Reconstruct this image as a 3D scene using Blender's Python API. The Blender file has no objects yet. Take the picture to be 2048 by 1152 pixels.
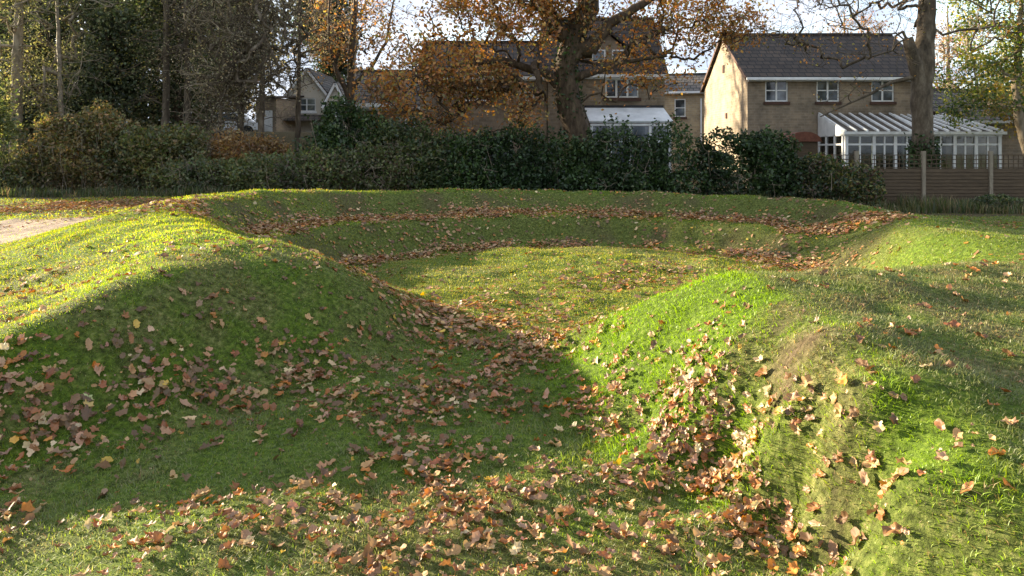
import bpy, math, random
import numpy as np
from mathutils import Vector
R = math.radians
scene = bpy.context.scene
col = scene.collection
FAST_GRASS = 1.0
TERRAIN_POINTS = [(4.56,9.35,0.0),(4.74,10.02,0.0),(4.79,10.7,0.0),(4.73,11.38,0.0),(4.54,12.04,0.0),(4.25,12.66,0.0),(3.85,13.22,0.0),(3.37,13.7,0.0),(2.81,14.09,0.0),(2.19,14.37,0.0),(1.53,14.54,0.0),(0.85,14.6,0.0),(0.17,14.54,0.0),(-0.48,14.36,0.0),(-1.09,14.07,0.0),(-1.65,13.67,0.0),(-2.12,13.19,0.0),(-2.5,12.64,0.0),(-2.79,12.02,0.0),(-2.96,11.37,0.0),(-3.01,10.7,0.0),(-2.95,10.03,0.0),(-2.77,9.38,0.0),(2.15,8.45,0.0),(2.52,8.76,0.0),(2.88,9.08,0.0),(3.11,9.51,0.0),(3.33,9.93,0.0),(3.39,10.41,0.0),(3.44,10.89,0.0),(3.32,11.36,0.0),(3.19,11.83,0.0),(2.9,12.22,0.0),(2.62,12.61,0.0),(2.21,12.86,0.0),(1.8,13.12,0.0),(1.32,13.21,0.0),(0.85,13.3,0.0),(0.38,13.21,0.0),(-0.1,13.12,0.0),(-0.51,12.86,0.0),(-0.92,12.61,0.0),(-1.21,12.22,0.0),(-1.49,11.83,0.0),(-1.62,11.36,0.0),(-1.74,10.89,0.0),(-1.69,10.41,0.0),(-1.63,9.93,0.0),(-1.41,9.51,0.0),(-1.18,9.08,0.0),(-0.82,8.76,0.0),(-0.45,8.45,0.0),(2.05,10.7,0.02),(1.84,11.16,0.02),(1.62,11.62,0.02),(1.13,11.75,0.02),(0.64,11.88,0.02),(0.23,11.59,0.02),(-0.19,11.3,0.02),(-0.23,10.79,0.02),(-0.28,10.29,0.02),(0.08,9.93,0.02),(0.44,9.57,0.02),(0.94,9.62,0.02),(1.45,9.66,0.02),(4.76,12.28,0.32),(4.6,12.64,0.32),(4.4,12.98,0.33),(4.17,13.31,0.33),(3.9,13.61,0.34),(3.62,13.88,0.34),(3.3,14.13,0.34),(2.97,14.34,0.35),(2.62,14.53,0.35),(2.25,14.68,0.36),(1.87,14.79,0.36),(1.48,14.87,0.36),(1.08,14.9,0.37),(0.69,14.91,0.37),(0.29,14.87,0.38),(-0.1,14.8,0.38),(-0.48,14.69,0.38),(-0.85,14.55,0.39),(-1.2,14.37,0.39),(-1.54,14.16,0.4),(-1.85,13.92,0.4),(-2.15,13.65,0.4),(-2.41,13.36,0.41),(-2.64,13.04,0.41),(-2.85,12.7,0.42),(-3.02,12.34,0.42),(-3.16,11.97,0.42),(-3.26,11.59,0.43),(-3.32,11.2,0.43),(-3.35,10.8,0.44),(-3.34,10.41,0.44),(4.96,12.53,0.34),(4.67,13.07,0.35),(4.31,13.56,0.35),(3.89,14.0,0.36),(3.41,14.38,0.36),(2.88,14.69,0.37),(2.32,14.92,0.38),(1.73,15.08,0.38),(1.13,15.15,0.39),(0.52,15.14,0.39),(-0.07,15.05,0.4),(-0.66,14.88,0.41),(-1.21,14.63,0.41),(-1.72,14.31,0.42),(-2.18,13.93,0.42),(-2.59,13.48,0.43),(-2.93,12.99,0.44),(-3.2,12.45,0.44),(-3.4,11.89,0.45),(-3.51,11.3,0.45),(-3.55,10.7,0.46),(5.57,13.43,0.38),(5.19,13.99,0.39),(4.75,14.51,0.39),(4.25,14.96,0.4),(3.69,15.35,0.4),(3.09,15.67,0.41),(2.46,15.91,0.41),(1.8,16.07,0.42),(1.12,16.14,0.43),(0.44,16.14,0.43),(-0.23,16.04,0.44),(-0.89,15.87,0.44),(-1.51,15.61,0.45),(-2.11,15.28,0.45),(-2.65,14.88,0.46),(-2.87,14.69,0.46),(-3.14,14.32,0.46),(-3.38,13.94,0.46),(-3.58,13.54,0.47),(-3.75,13.13,0.47),(-3.88,12.72,0.47),(-3.98,12.3,0.47),(-4.03,11.88,0.48),(-4.05,11.46,0.48),(-4.04,11.04,0.48),(6.2,12.6,0.64),(6.24,13.21,0.7),(6.04,13.62,0.71),(5.81,14.01,0.71),(5.54,14.38,0.72),(5.25,14.74,0.73),(4.94,15.06,0.74),(4.6,15.37,0.74),(4.23,15.65,0.75),(3.85,15.9,0.76),(3.45,16.11,0.77),(3.03,16.3,0.78),(2.6,16.46,0.78),(2.15,16.58,0.79),(1.7,16.67,0.8),(1.25,16.73,0.81),(0.78,16.74,0.81),(0.32,16.73,0.82),(-0.2,16.66,0.82),(-0.64,16.56,0.83),(-1.07,16.43,0.84),(-1.48,16.26,0.84),(-1.89,16.07,0.85),(-2.27,15.85,0.86),(-2.64,15.6,0.87),(-2.99,15.32,0.88),(-3.32,15.02,0.89),(-3.62,14.69,0.89),(-3.9,14.35,0.9),(-4.15,13.98,0.91),(-4.38,13.6,0.92),(-4.57,13.2,0.93),(-4.74,12.79,0.93),(-4.87,12.37,0.94),(-4.97,11.94,0.95),(-5.05,11.5,0.95),(-4.85,10.8,0.93),(-4.6,10.3,0.92),(-4.35,9.8,0.9),(-3.98,9.35,0.87),(-3.6,8.9,0.84),(-3.3,8.55,0.82),(-3.0,8.2,0.8),(6.77,13.85,0.68),(6.3,14.58,0.69),(5.74,15.24,0.7),(5.11,15.83,0.71),(4.4,16.33,0.72),(3.63,16.73,0.72),(2.83,17.03,0.73),(1.99,17.22,0.74),(1.13,17.3,0.75),(0.28,17.27,0.76),(-0.3,17.2,0.78),(-1.15,17.03,0.8),(-1.97,16.75,0.81),(-2.76,16.36,0.83),(-3.49,15.87,0.85),(-4.15,15.29,0.87),(-4.74,14.62,0.89),(-5.24,13.87,0.9),(-5.43,13.46,0.91),(-5.63,13.06,0.92),(7.78,14.7,0.12),(7.5,15.12,0.13),(7.23,15.55,0.14),(6.9,15.93,0.15),(6.58,16.32,0.16),(6.21,16.66,0.17),(5.83,17.0,0.18),(5.42,17.29,0.19),(5.01,17.59,0.2),(4.56,17.83,0.21),(4.11,18.07,0.22),(3.64,18.25,0.23),(3.16,18.43,0.24),(2.67,18.55,0.25),(2.17,18.67,0.26),(1.67,18.73,0.27),(1.16,18.78,0.28),(0.65,18.78,0.29),(0.14,18.77,0.3),(-0.57,18.77,0.34),(-1.05,18.7,0.35),(-1.52,18.62,0.36),(-1.99,18.49,0.37),(-2.45,18.35,0.38),(-2.9,18.16,0.39),(-3.35,17.98,0.4),(-3.78,17.73,0.4),(-4.21,17.49,0.41),(-4.61,17.2,0.42),(-5.01,16.91,0.43),(-5.37,16.57,0.44),(-5.74,16.23,0.45),(-5.71,12.53,0.92),(-6.2,12.26,0.8),(-6.68,11.99,0.68),(-6.77,11.49,0.56),(-6.86,10.99,0.45),(-7.14,10.32,0.25),(-9.2,14.5,0.25),(-9.08,14.0,0.22),(-8.96,13.5,0.2),(-8.84,13.0,0.17),(-8.72,12.5,0.15),(-8.6,12.0,0.12),(-8.68,11.5,0.1),(-8.76,11.0,0.07),(-8.84,10.5,0.05),(-8.92,10.0,0.02),(-9.0,9.5,0.0),(-8.93,9.0,-0.0),(-8.86,8.5,-0.01),(-8.79,8.0,-0.01),(-8.71,7.5,-0.01),(-8.64,7.0,-0.01),(-8.57,6.5,-0.02),(-8.5,6,-0.02),(-4.84,6.99,0.38),(-4.25,7.18,0.56),(-3.86,7.47,0.74),(-3.5,8.04,0.88),(-3.63,5.57,0.47),(-3.27,5.86,0.66),(-2.71,7.64,0.8),(-2.37,7.55,0.78),(-2.52,7.11,0.79),(-2.67,6.66,0.8),(-2.74,6.21,0.77),(-2.81,5.75,0.74),(-3.09,5.22,0.62),(-3.33,4.82,0.48),(-2.37,7.55,0.78),(-2.06,7.16,0.71),(-1.75,6.76,0.64),(-1.37,7.12,0.44),(-1.1,7.42,0.26),(-0.9,7.69,0.06),(-2.32,8.94,0.36),(-1.91,8.65,0.32),(-1.49,8.36,0.28),(-1.06,8.33,0.06),(-4.2,4.4,0.36),(-4.4,3.8,0.28),(-4.6,3.2,0.2),(-4.7,2.65,0.17),(-4.8,2.1,0.15),(-4.9,1.55,0.12),(-5,1,0.1),(-0.84,7.61,0.0),(-1.0,7.04,0.0),(-1.16,6.47,0.0),(-1.49,5.75,0.0),(-1.81,5.42,0.0),(-2.14,5.08,0.0),(-2.58,4.62,0.0),(-2.95,4.26,0.02),(0.36,6.6,0.01),(0.55,6.47,0.14),(0.74,6.18,0.32),(1.1,5.89,0.58),(1.44,5.66,0.74),(1.79,5.58,0.8),(2.42,5.71,0.8),(3.19,6.08,0.78),(3.69,6.32,0.77),(4.2,6.55,0.75),(4.7,6.79,0.74),(0.95,7.1,0.0),(1.7,6.9,0.0),(2.15,7.05,0.0),(2.6,7.2,0.0),(3.05,7.5,0.0),(3.5,7.8,0.0),(3.9,8.2,0.0),(4.3,8.6,0.0),(4.45,9.1,0.0),(4.6,9.6,0),(1.72,4.74,0.82),(1.6,3.93,0.74),(1.51,3.4,0.6),(1.48,2.89,0.46),(1.48,2.59,0.26),(1.14,5.35,0.52),(1.19,4.83,0.51),(1.24,4.3,0.5),(1.33,3.67,0.36),(2.35,4.78,0.78),(2.24,4.29,0.75),(2.13,3.81,0.72),(1.94,3.07,0.61),(1.83,2.64,0.5),(3.98,5.75,0.74),(3.67,5.3,0.72),(3.36,4.86,0.71),(3.05,4.41,0.69),(2.74,3.96,0.68),(2.44,3.52,0.64),(2.14,3.09,0.6),(5.3,8.46,0.72),(5.27,7.62,0.72),(5.93,10.88,0.72),(6.13,10.35,0.7),(6.22,9.73,0.67),(6.31,9.12,0.64),(5.9,11.2,0.68),(5.7,10.7,0.67),(5.5,10.2,0.66),(5.3,9.7,0.67),(5.1,9.2,0.67),(9.5,13.0,0.08),(9.5,12.5,0.09),(9.5,12.0,0.09),(9.5,11.5,0.1),(9.5,11.0,0.11),(9.5,10.5,0.11),(9.5,10.0,0.12),(9.36,9.5,0.14),(9.22,9.0,0.15),(9.08,8.5,0.17),(8.94,8.0,0.18),(8.8,7.5,0.2),(8.58,7.08,0.2),(8.37,6.67,0.2),(8.15,6.25,0.2),(7.93,5.83,0.2),(7.72,5.42,0.2),(7.5,5.0,0.2),(7.2,4.6,0.19),(6.9,4.2,0.18),(6.6,3.8,0.17),(6.3,3.4,0.16),(6.0,3.0,0.15),(5.7,2.6,0.13),(5.4,2.2,0.11),(5.1,1.8,0.09),(4.8,1.4,0.07),(4.5,1.0,0.05),(0.52,6.16,0.0),(0.56,5.28,0.0),(0.85,4.71,0.0),(1.19,4.04,0.0),(1.36,3.5,0.0),(1.43,3.04,0),(-3,-2,0.0),(-3,0,0.0),(-3,1.5,0.0),(-3,2.6,0.0),(-3,3.4,0.0),(-2,-2,0.0),(-2,0,0.0),(-2,1.5,0.0),(-2,2.6,0.0),(-2,3.4,0.0),(-1,-2,0.0),(-1,0,0.0),(-1,1.5,0.0),(-1,2.6,0.0),(-1,3.4,0.0),(0,-2,0.0),(0,0,0.0),(0,1.5,0.0),(0,2.6,0.0),(0,3.4,0.0),(1,-2,0.0),(1,0,0.0),(1,1.5,0.0),(1,2.6,0.0),(1,3.4,0.0),(-1,4.4,0),(0,4.4,0.0),(-1,5.4,0.0),(0,5.6,0),(0,6.6,0),(0.3,7.3,0),(-0.3,8,0),(1.2,3.6,0),(1.3,2.2,0),(3,0,0),(5,-1,0),(-6,-1,0),(-20,14,0.2),(-12,14.6,0.15),(-13,11,0),(-12,18,0.38),(-16,24,0.62),(-7,22,0.5),(-10,20,0.46),(0,22,0.35),(5,21,0.15),(10,20,0.02),(13,17,0.02),(16,20,-0.05),(13,22,0),(13,13,0.05),(20,22,0),(14,8,0.05),(-20,5,0),(20,3,0),(-25,24,0.7)]
LITTER = [([(-3.22,4.39),(-2.6,4.66),(-2.23,5.28),(-1.73,5.51),(-1.27,5.82)],0.33,300),([(-0.87,7.84),(-0.35,7.0),(0.21,6.64)],0.55,300),([(-1.13,5.18),(-0.46,5.51),(0.11,6.02)],0.65,200),([(0.54,5.08),(0.96,4.62),(1.16,4.04)],0.26,450),([(1.16,4.04),(1.3,3.65),(1.35,3.24),(1.39,3.04)],0.3,430),([(4.65,10.7),(4.59,11.36),(4.42,12.0),(4.14,12.6),(3.76,13.14),(3.29,13.61),(2.75,13.99),(2.15,14.27),(1.51,14.44),(0.85,14.5),(0.19,14.44),(-0.45,14.27),(-1.05,13.99),(-1.59,13.61),(-2.06,13.14),(-2.44,12.6),(-2.72,12.0),(-2.89,11.36),(-2.95,10.7),(-2.89,10.04),(-2.72,9.4)],0.62,620),([(5.73,12.01),(5.49,12.72),(5.14,13.38),(4.7,13.99),(4.18,14.53),(3.58,14.98),(2.92,15.34),(2.21,15.6),(1.47,15.75),(0.72,15.79),(-0.04,15.72),(-0.77,15.54),(-1.47,15.25),(-2.12,14.86),(-2.71,14.38),(-3.22,13.82),(-3.64,13.19),(-3.96,12.5),(-4.18,11.77),(-4.29,11.01),(-4.28,10.25)],0.62,900),([(-13,17.4),(-9.5,18.2),(-7,19.3),(-4,20.3)],1.2,420),([(-8.5,17),(-9.5,15.5)],0.7,90),([(8,19),(12,17),(14,14)],1.0,70),([(-2.05,3.28),(-0.95,3.32),(0.17,3.32),(1.02,3.16)],0.5,80),([(-1.39,3.92),(-0.33,3.92),(0.45,3.81)],0.5,120),([(-1.6,3.41),(-1.37,3.36)],0.14,250),([(-0.96,4.98),(-0.61,5.18)],0.3,120),([(-1.22,8.09),(-0.13,8.09),(0.73,8.63),(2.01,10.78)],1.0,130)]

# ------------------------------------------------------------------ helpers
def tag(o, label=None, cat=None, group=None, kind=None):
    if label: o['label'] = label
    if cat: o['category'] = cat
    if group: o['group'] = group
    if kind: o['kind'] = kind
    return o

def empty(name, loc=(0, 0, 0), rz=0.0):
    o = bpy.data.objects.new(name, None)
    o.location = loc; o.rotation_euler = (0, 0, rz); o.empty_display_size = .3
    col.objects.link(o)
    return o

def link(name, me, parent=None):
    o = bpy.data.objects.new(name, me); col.objects.link(o)
    if parent: o.parent = parent
    return o

def np_mesh(name, V, F, mat, tint=None, smooth=False, uniform=None):
    """V (n,3); F (m,k) same-size polygons."""
    me = bpy.data.meshes.new(name)
    V = np.asarray(V, dtype=np.float32); F = np.asarray(F, dtype=np.int32)
    me.vertices.add(len(V)); me.vertices.foreach_set('co', V.ravel())
    m, k = F.shape
    me.loops.add(m * k); me.loops.foreach_set('vertex_index', F.ravel())
    me.polygons.add(m)
    me.polygons.foreach_set('loop_start', np.arange(0, m * k, k, dtype=np.int32))
    me.polygons.foreach_set('loop_total', np.full(m, k, dtype=np.int32))
    if smooth: me.polygons.foreach_set('use_smooth', np.ones(m, dtype=bool))
    me.update(calc_edges=True)
    if tint is not None:
        a = me.color_attributes.new('tint', 'FLOAT_COLOR', 'POINT')
        c = np.ones((len(V), 4), dtype=np.float32); c[:, :tint.shape[1]] = tint
        a.data.foreach_set('color', c.ravel())
    me.materials.append(mat)
    return me

class MB:
    def __init__(s): s.v = []; s.f = []
    def quad(s, *p):
        n = len(s.v); s.v += [tuple(q) for q in p]; s.f.append(tuple(range(n, n + len(p)))); return s
    def box(s, x0, x1, y0, y1, z0, z1):
        n = len(s.v)
        s.v += [(x0, y0, z0), (x1, y0, z0), (x1, y1, z0), (x0, y1, z0), (x0, y0, z1), (x1, y0, z1), (x1, y1, z1), (x0, y1, z1)]
        for q in ((0, 3, 2, 1), (4, 5, 6, 7), (0, 1, 5, 4), (1, 2, 6, 5), (2, 3, 7, 6), (3, 0, 4, 7)):
            s.f.append(tuple(n + i for i in q))
        return s
    def slab(s, a, b, c, d, t):
        """thick sheet: a b c d counter-clockwise seen from above, thickness t below"""
        a, b, c, d = map(Vector, (a, b, c, d))
        nr = (b - a).cross(d - a).normalized()
        lo = [p - nr * t for p in (a, b, c, d)]
        n = len(s.v); s.v += [tuple(p) for p in (a, b, c, d)] + [tuple(p) for p in lo]
        for q in ((0, 1, 2, 3), (7, 6, 5, 4), (0, 4, 5, 1), (1, 5, 6, 2), (2, 6, 7, 3), (3, 7, 4, 0)):
            s.f.append(tuple(n + i for i in q))
        return s
    def bar(s, p, q, w, h):
        p, q = Vector(p), Vector(q); d = (q - p).normalized()
        up = Vector((0, 0, 1)) if abs(d.z) < .9 else Vector((0, 1, 0))
        sx = d.cross(up).normalized() * (w / 2); sy = sx.cross(d).normalized() * (h / 2)
        n = len(s.v)
        for e in (p, q):
            for i, j in ((-1, -1), (1, -1), (1, 1), (-1, 1)): s.v.append(tuple(e + sx * i + sy * j))
        for f in ((0, 1, 2, 3), (7, 6, 5, 4), (0, 4, 5, 1), (1, 5, 6, 2), (2, 6, 7, 3), (3, 7, 4, 0)):
            s.f.append(tuple(n + i for i in f))
        return s
    def build(s, name, mat, parent=None):
        me = bpy.data.meshes.new(name); me.from_pydata(s.v, [], s.f); me.update()
        me.materials.append(mat)
        return link(name, me, parent)

# smooth lattice noise, about -1..1
def vnoise(x, y, scale, seed):
    rg = np.random.RandomState(seed); T = rg.uniform(-1, 1, (256, 256))
    u = np.asarray(x) / scale + 1000.3; v = np.asarray(y) / scale + 1000.7
    i = np.floor(u).astype(int); j = np.floor(v).astype(int)
    a = u - i; b = v - j; a = a * a * (3 - 2 * a); b = b * b * (3 - 2 * b)
    g = lambda p, q: T[p % 256, q % 256]
    return (g(i, j) * (1 - a) + g(i + 1, j) * a) * (1 - b) + (g(i, j + 1) * (1 - a) + g(i + 1, j + 1) * a) * b

def fbm(x, y, scale, seed, n=4):
    return sum(vnoise(x, y, scale / 2 ** k, seed + k) * .5 ** k for k in range(n))

def sstep(a, b, x):
    t = np.clip((x - a) / (b - a), 0, 1); return t * t * (3 - 2 * t)

def seg_dist(x, y, line):
    d = np.full(np.shape(x), 1e9)
    for (ax, ay), (bx, by) in zip(line, line[1:]):
        vx, vy = bx - ax, by - ay; L = vx * vx + vy * vy + 1e-9
        t = np.clip(((x - ax) * vx + (y - ay) * vy) / L, 0, 1)
        d = np.minimum(d, np.hypot(x - ax - t * vx, y - ay - t * vy))
    return d

# ------------------------------------------------------------------ materials
def new_mat(name):
    m = bpy.data.materials.new(name); m.use_nodes = True
    nt = m.node_tree; nt.nodes.clear()
    out = nt.nodes.new('ShaderNodeOutputMaterial')
    return m, nt, nt.nodes, nt.links, out

def ramp(N, L, fac, stops):
    r = N.new('ShaderNodeValToRGB'); e = r.color_ramp.elements
    e[0].position, e[0].color = stops[0][0], (*stops[0][1], 1)
    e[1].position, e[1].color = stops[-1][0], (*stops[-1][1], 1)
    for p, c in stops[1:-1]:
        k = e.new(p); k.color = (*c, 1)
    L.new(fac, r.inputs[0]); return r.outputs[0]

def noise_mat(name, stops, scale=5, rough=.8, bump=.3, detail=8, spec=.3, dist=.02, stretch=None):
    m, nt, N, L, out = new_mat(name)
    tc = N.new('ShaderNodeTexCoord'); v = tc.outputs['Object']
    if stretch:
        mp = N.new('ShaderNodeMapping'); mp.inputs['Scale'].default_value = stretch; L.new(v, mp.inputs[0]); v = mp.outputs[0]
    n = N.new('ShaderNodeTexNoise'); n.inputs['Scale'].default_value = scale; n.inputs['Detail'].default_value = detail
    n.inputs['Roughness'].default_value = .65; L.new(v, n.inputs['Vector'])
    c = ramp(N, L, n.outputs[0], stops)
    b = N.new('ShaderNodeBsdfPrincipled'); L.new(c, b.inputs['Base Color'])
    b.inputs['Roughness'].default_value = rough; b.inputs['Specular IOR Level'].default_value = spec
    if bump:
        bp = N.new('ShaderNodeBump'); bp.inputs['Strength'].default_value = bump; bp.inputs['Distance'].default_value = dist
        L.new(n.outputs[0], bp.inputs['Height']); L.new(bp.outputs[0], b.inputs['Normal'])
    L.new(b.outputs[0], out.inputs[0]); return m

def foliage_mat(name, trans=.45, rough=.6, gloss=.04):
    m, nt, N, L, out = new_mat(name)
    at = N.new('ShaderNodeAttribute'); at.attribute_name = 'tint'
    d = N.new('ShaderNodeBsdfDiffuse'); t = N.new('ShaderNodeBsdfTranslucent'); g = N.new('ShaderNodeBsdfGlossy')
    g.inputs['Roughness'].default_value = rough; g.inputs['Color'].default_value = (.9, .9, .9, 1)
    L.new(at.outputs['Color'], d.inputs[0])
    hs = N.new('ShaderNodeHueSaturation'); hs.inputs['Saturation'].default_value = 1.15; hs.inputs['Value'].default_value = 1.25
    L.new(at.outputs['Color'], hs.inputs['Color']); L.new(hs.outputs[0], t.inputs[0])
    a = N.new('ShaderNodeMixShader'); a.inputs[0].default_value = trans
    L.new(d.outputs[0], a.inputs[1]); L.new(t.outputs[0], a.inputs[2])
    b = N.new('ShaderNodeMixShader'); b.inputs[0].default_value = gloss
    L.new(a.outputs[0], b.inputs[1]); L.new(g.outputs[0], b.inputs[2]); L.new(b.outputs[0], out.inputs[0])
    return m

def dry_leaf_mat(name, c1, c2, trans=.2):
    m, nt, N, L, out = new_mat(name)
    tc = N.new('ShaderNodeTexCoord'); n = N.new('ShaderNodeTexNoise'); n.inputs['Scale'].default_value = 30
    oi = N.new('ShaderNodeObjectInfo')
    ad = N.new('ShaderNodeVectorMath'); ad.operation = 'ADD'
    L.new(tc.outputs['Object'], ad.inputs[0]); L.new(oi.outputs['Random'], ad.inputs[1]); L.new(ad.outputs[0], n.inputs['Vector'])
    mx = N.new('ShaderNodeMath'); mx.operation = 'MULTIPLY_ADD'; mx.inputs[1].default_value = .6; mx.inputs[2].default_value = -.1
    L.new(oi.outputs['Random'], mx.inputs[0])
    a2 = N.new('ShaderNodeMath'); a2.operation = 'ADD'; L.new(mx.outputs[0], a2.inputs[0]); L.new(n.outputs[0], a2.inputs[1])
    c = ramp(N, L, a2.outputs[0], [(.3, c1), (.9, c2)])
    d = N.new('ShaderNodeBsdfPrincipled'); d.inputs['Roughness'].default_value = .6; d.inputs['Specular IOR Level'].default_value = .3
    L.new(c, d.inputs['Base Color'])
    t = N.new('ShaderNodeBsdfTranslucent'); L.new(c, t.inputs[0])
    a = N.new('ShaderNodeMixShader'); a.inputs[0].default_value = trans
    L.new(d.outputs[0], a.inputs[1]); L.new(t.outputs[0], a.inputs[2]); L.new(a.outputs[0], out.inputs[0])
    return m

def brick_mat(name, c1, c2, mortar):
    m, nt, N, L, out = new_mat(name)
    tc = N.new('ShaderNodeTexCoord'); sp = N.new('ShaderNodeSeparateXYZ'); L.new(tc.outputs['Object'], sp.inputs[0])
    ad = N.new('ShaderNodeMath'); ad.operation = 'ADD'; L.new(sp.outputs[0], ad.inputs[0]); L.new(sp.outputs[1], ad.inputs[1])
    cb = N.new('ShaderNodeCombineXYZ'); L.new(ad.outputs[0], cb.inputs[0]); L.new(sp.outputs[2], cb.inputs[1])
    b = N.new('ShaderNodeTexBrick'); b.inputs['Scale'].default_value = 1; b.inputs['Brick Width'].default_value = .3
    b.inputs['Row Height'].default_value = .11; b.inputs['Mortar Size'].default_value = .012
    b.inputs['Color1'].default_value = (*c1, 1); b.inputs['Color2'].default_value = (*c2, 1); b.inputs['Mortar'].default_value = (*mortar, 1)
    L.new(cb.outputs[0], b.inputs['Vector'])
    n = N.new('ShaderNodeTexNoise'); n.inputs['Scale'].default_value = 1.3; n.inputs['Detail'].default_value = 8; n.inputs['Roughness'].default_value = .7
    L.new(tc.outputs['Object'], n.inputs['Vector'])
    g = ramp(N, L, n.outputs[0], [(.32, (.5, .5, .5)), (.5, (.9, .88, .86)), (.68, (1.25, 1.2, 1.1))])
    mx = N.new('ShaderNodeMix'); mx.data_type = 'RGBA'; mx.blend_type = 'MULTIPLY'; mx.inputs[0].default_value = 1
    L.new(b.outputs[0], mx.inputs[6]); L.new(g, mx.inputs[7])
    p = N.new('ShaderNodeBsdfPrincipled'); p.inputs['Roughness'].default_value = .85; p.inputs['Specular IOR Level'].default_value = .2
    L.new(mx.outputs[2], p.inputs['Base Color'])
    bp = N.new('ShaderNodeBump'); bp.inputs['Strength'].default_value = .4; bp.inputs['Distance'].default_value = .01
    L.new(n.outputs[0], bp.inputs['Height']); L.new(bp.outputs[0], p.inputs['Normal'])
    L.new(p.outputs[0], out.inputs[0]); return m

def tile_mat(name, c1, c2):
    m, nt, N, L, out = new_mat(name)
    tc = N.new('ShaderNodeTexCoord'); sp = N.new('ShaderNodeSeparateXYZ'); L.new(tc.outputs['Object'], sp.inputs[0])
    cb = N.new('ShaderNodeCombineXYZ'); L.new(sp.outputs[0], cb.inputs[0]); L.new(sp.outputs[2], cb.inputs[1])
    b = N.new('ShaderNodeTexBrick'); b.inputs['Scale'].default_value = 1; b.inputs['Brick Width'].default_value = .32
    b.inputs['Row Height'].default_value = .2; b.inputs['Mortar Size'].default_value = .022
    b.inputs['Color1'].default_value = (*c1, 1); b.inputs['Color2'].default_value = (*c2, 1); b.inputs['Mortar'].default_value = (.012, .011, .01, 1)
    L.new(cb.outputs[0], b.inputs['Vector'])
    n = N.new('ShaderNodeTexNoise'); n.inputs['Scale'].default_value = 1.1; n.inputs['Detail'].default_value = 9; n.inputs['Roughness'].default_value = .75
    L.new(tc.outputs['Object'], n.inputs['Vector'])
    g = ramp(N, L, n.outputs[0], [(.3, (.6, .6, .6)), (.72, (1.5, 1.45, 1.3))])
    mx = N.new('ShaderNodeMix'); mx.data_type = 'RGBA'; mx.blend_type = 'MULTIPLY'; mx.inputs[0].default_value = 1
    L.new(b.outputs[0], mx.inputs[6]); L.new(g, mx.inputs[7])
    p = N.new('ShaderNodeBsdfPrincipled'); p.inputs['Roughness'].default_value = .75; p.inputs['Specular IOR Level'].default_value = .25
    L.new(mx.outputs[2], p.inputs['Base Color'])
    bp = N.new('ShaderNodeBump'); bp.inputs['Strength'].default_value = .6; bp.inputs['Distance'].default_value = .03
    L.new(b.outputs['Fac'], bp.inputs['Height']); bp.invert = True; L.new(bp.outputs[0], p.inputs['Normal'])
    L.new(p.outputs[0], out.inputs[0]); return m

def glass_mat(name, base=(.02, .025, .03), rough=.06):
    m, nt, N, L, out = new_mat(name)
    tc = N.new('ShaderNodeTexCoord'); n = N.new('ShaderNodeTexNoise'); n.inputs['Scale'].default_value = 1.7; n.inputs['Detail'].default_value = 3
    L.new(tc.outputs['Object'], n.inputs['Vector'])
    c = ramp(N, L, n.outputs[0], [(.4, base), (.65, tuple(b * 5 + .03 for b in base))])
    p = N.new('ShaderNodeBsdfPrincipled'); L.new(c, p.inputs['Base Color']); p.inputs['Roughness'].default_value = rough
    p.inputs['Specular IOR Level'].default_value = .7
    bp = N.new('ShaderNodeBump'); bp.inputs['Strength'].default_value = .08; bp.inputs['Distance'].default_value = .02
    L.new(n.outputs[0], bp.inputs['Height']); L.new(bp.outputs[0], p.inputs['Normal'])
    L.new(p.outputs[0], out.inputs[0]); return m

def clear_glass_mat(name):
    m, nt, N, L, out = new_mat(name)
    t = N.new('ShaderNodeBsdfTransparent'); t.inputs[0].default_value = (.8, .84, .82, 1)
    g = N.new('ShaderNodeBsdfGlossy'); g.inputs['Roughness'].default_value = .05
    f = N.new('ShaderNodeFresnel'); f.inputs[0].default_value = 1.5
    a = N.new('ShaderNodeMixShader'); L.new(f.outputs[0], a.inputs[0]); L.new(t.outputs[0], a.inputs[1]); L.new(g.outputs[0], a.inputs[2])
    L.new(a.outputs[0], out.inputs[0]); return m

M = {}
M['foliage'] = foliage_mat('foliage')
M['evergreen'] = foliage_mat('evergreen_foliage', .25, .5, .035)
M['grass'] = foliage_mat('grass_blades', .5, .5, .03)
M['litter'] = foliage_mat('leaf_litter', .18, .5, .04)
M['bark'] = noise_mat('bark', [(.3, (.03, .019, .012)), (.55, (.085, .058, .036)), (.75, (.17, .125, .08))], 9, .9, .9, dist=.04, stretch=(1, 1, .3))
M['pale_bark'] = noise_mat('pale_bark', [(.3, (.10, .075, .05)), (.5, (.23, .18, .12)), (.75, (.36, .3, .22))], 6, .9, .8, dist=.03, stretch=(1, 1, .4))
M['ash_bark'] = noise_mat('ash_bark', [(.3, (.035, .027, .018)), (.5, (.10, .075, .05)), (.75, (.21, .17, .12))], 6, .9, .8, dist=.04, stretch=(1, 1, .4))
M['twig'] = noise_mat('twig_bark', [(.3, (.10, .078, .055)), (.7, (.3, .24, .17))], 7, .9, .3)
M['brick'] = brick_mat('tan_brick', (.29, .23, .165), (.22, .175, .125), (.28, .235, .18))
M['pale_brick'] = brick_mat('pale_brick', (.42, .33, .2), (.34, .26, .16), (.38, .34, .27))
M['tiles'] = tile_mat('dark_tiles', (.06, .043, .034), (.038, .029, .025))
M['grey_tiles'] = tile_mat('grey_tiles', (.12, .1, .09), (.08, .07, .065))
M['white'] = noise_mat('white_plastic', [(.3, (.62, .62, .6)), (.7, (.82, .82, .8))], 3, .4, .05)
M['cream'] = noise_mat('cream_render', [(.3, (.5, .45, .36)), (.7, (.62, .56, .46))], 2, .85, .2)
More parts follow.
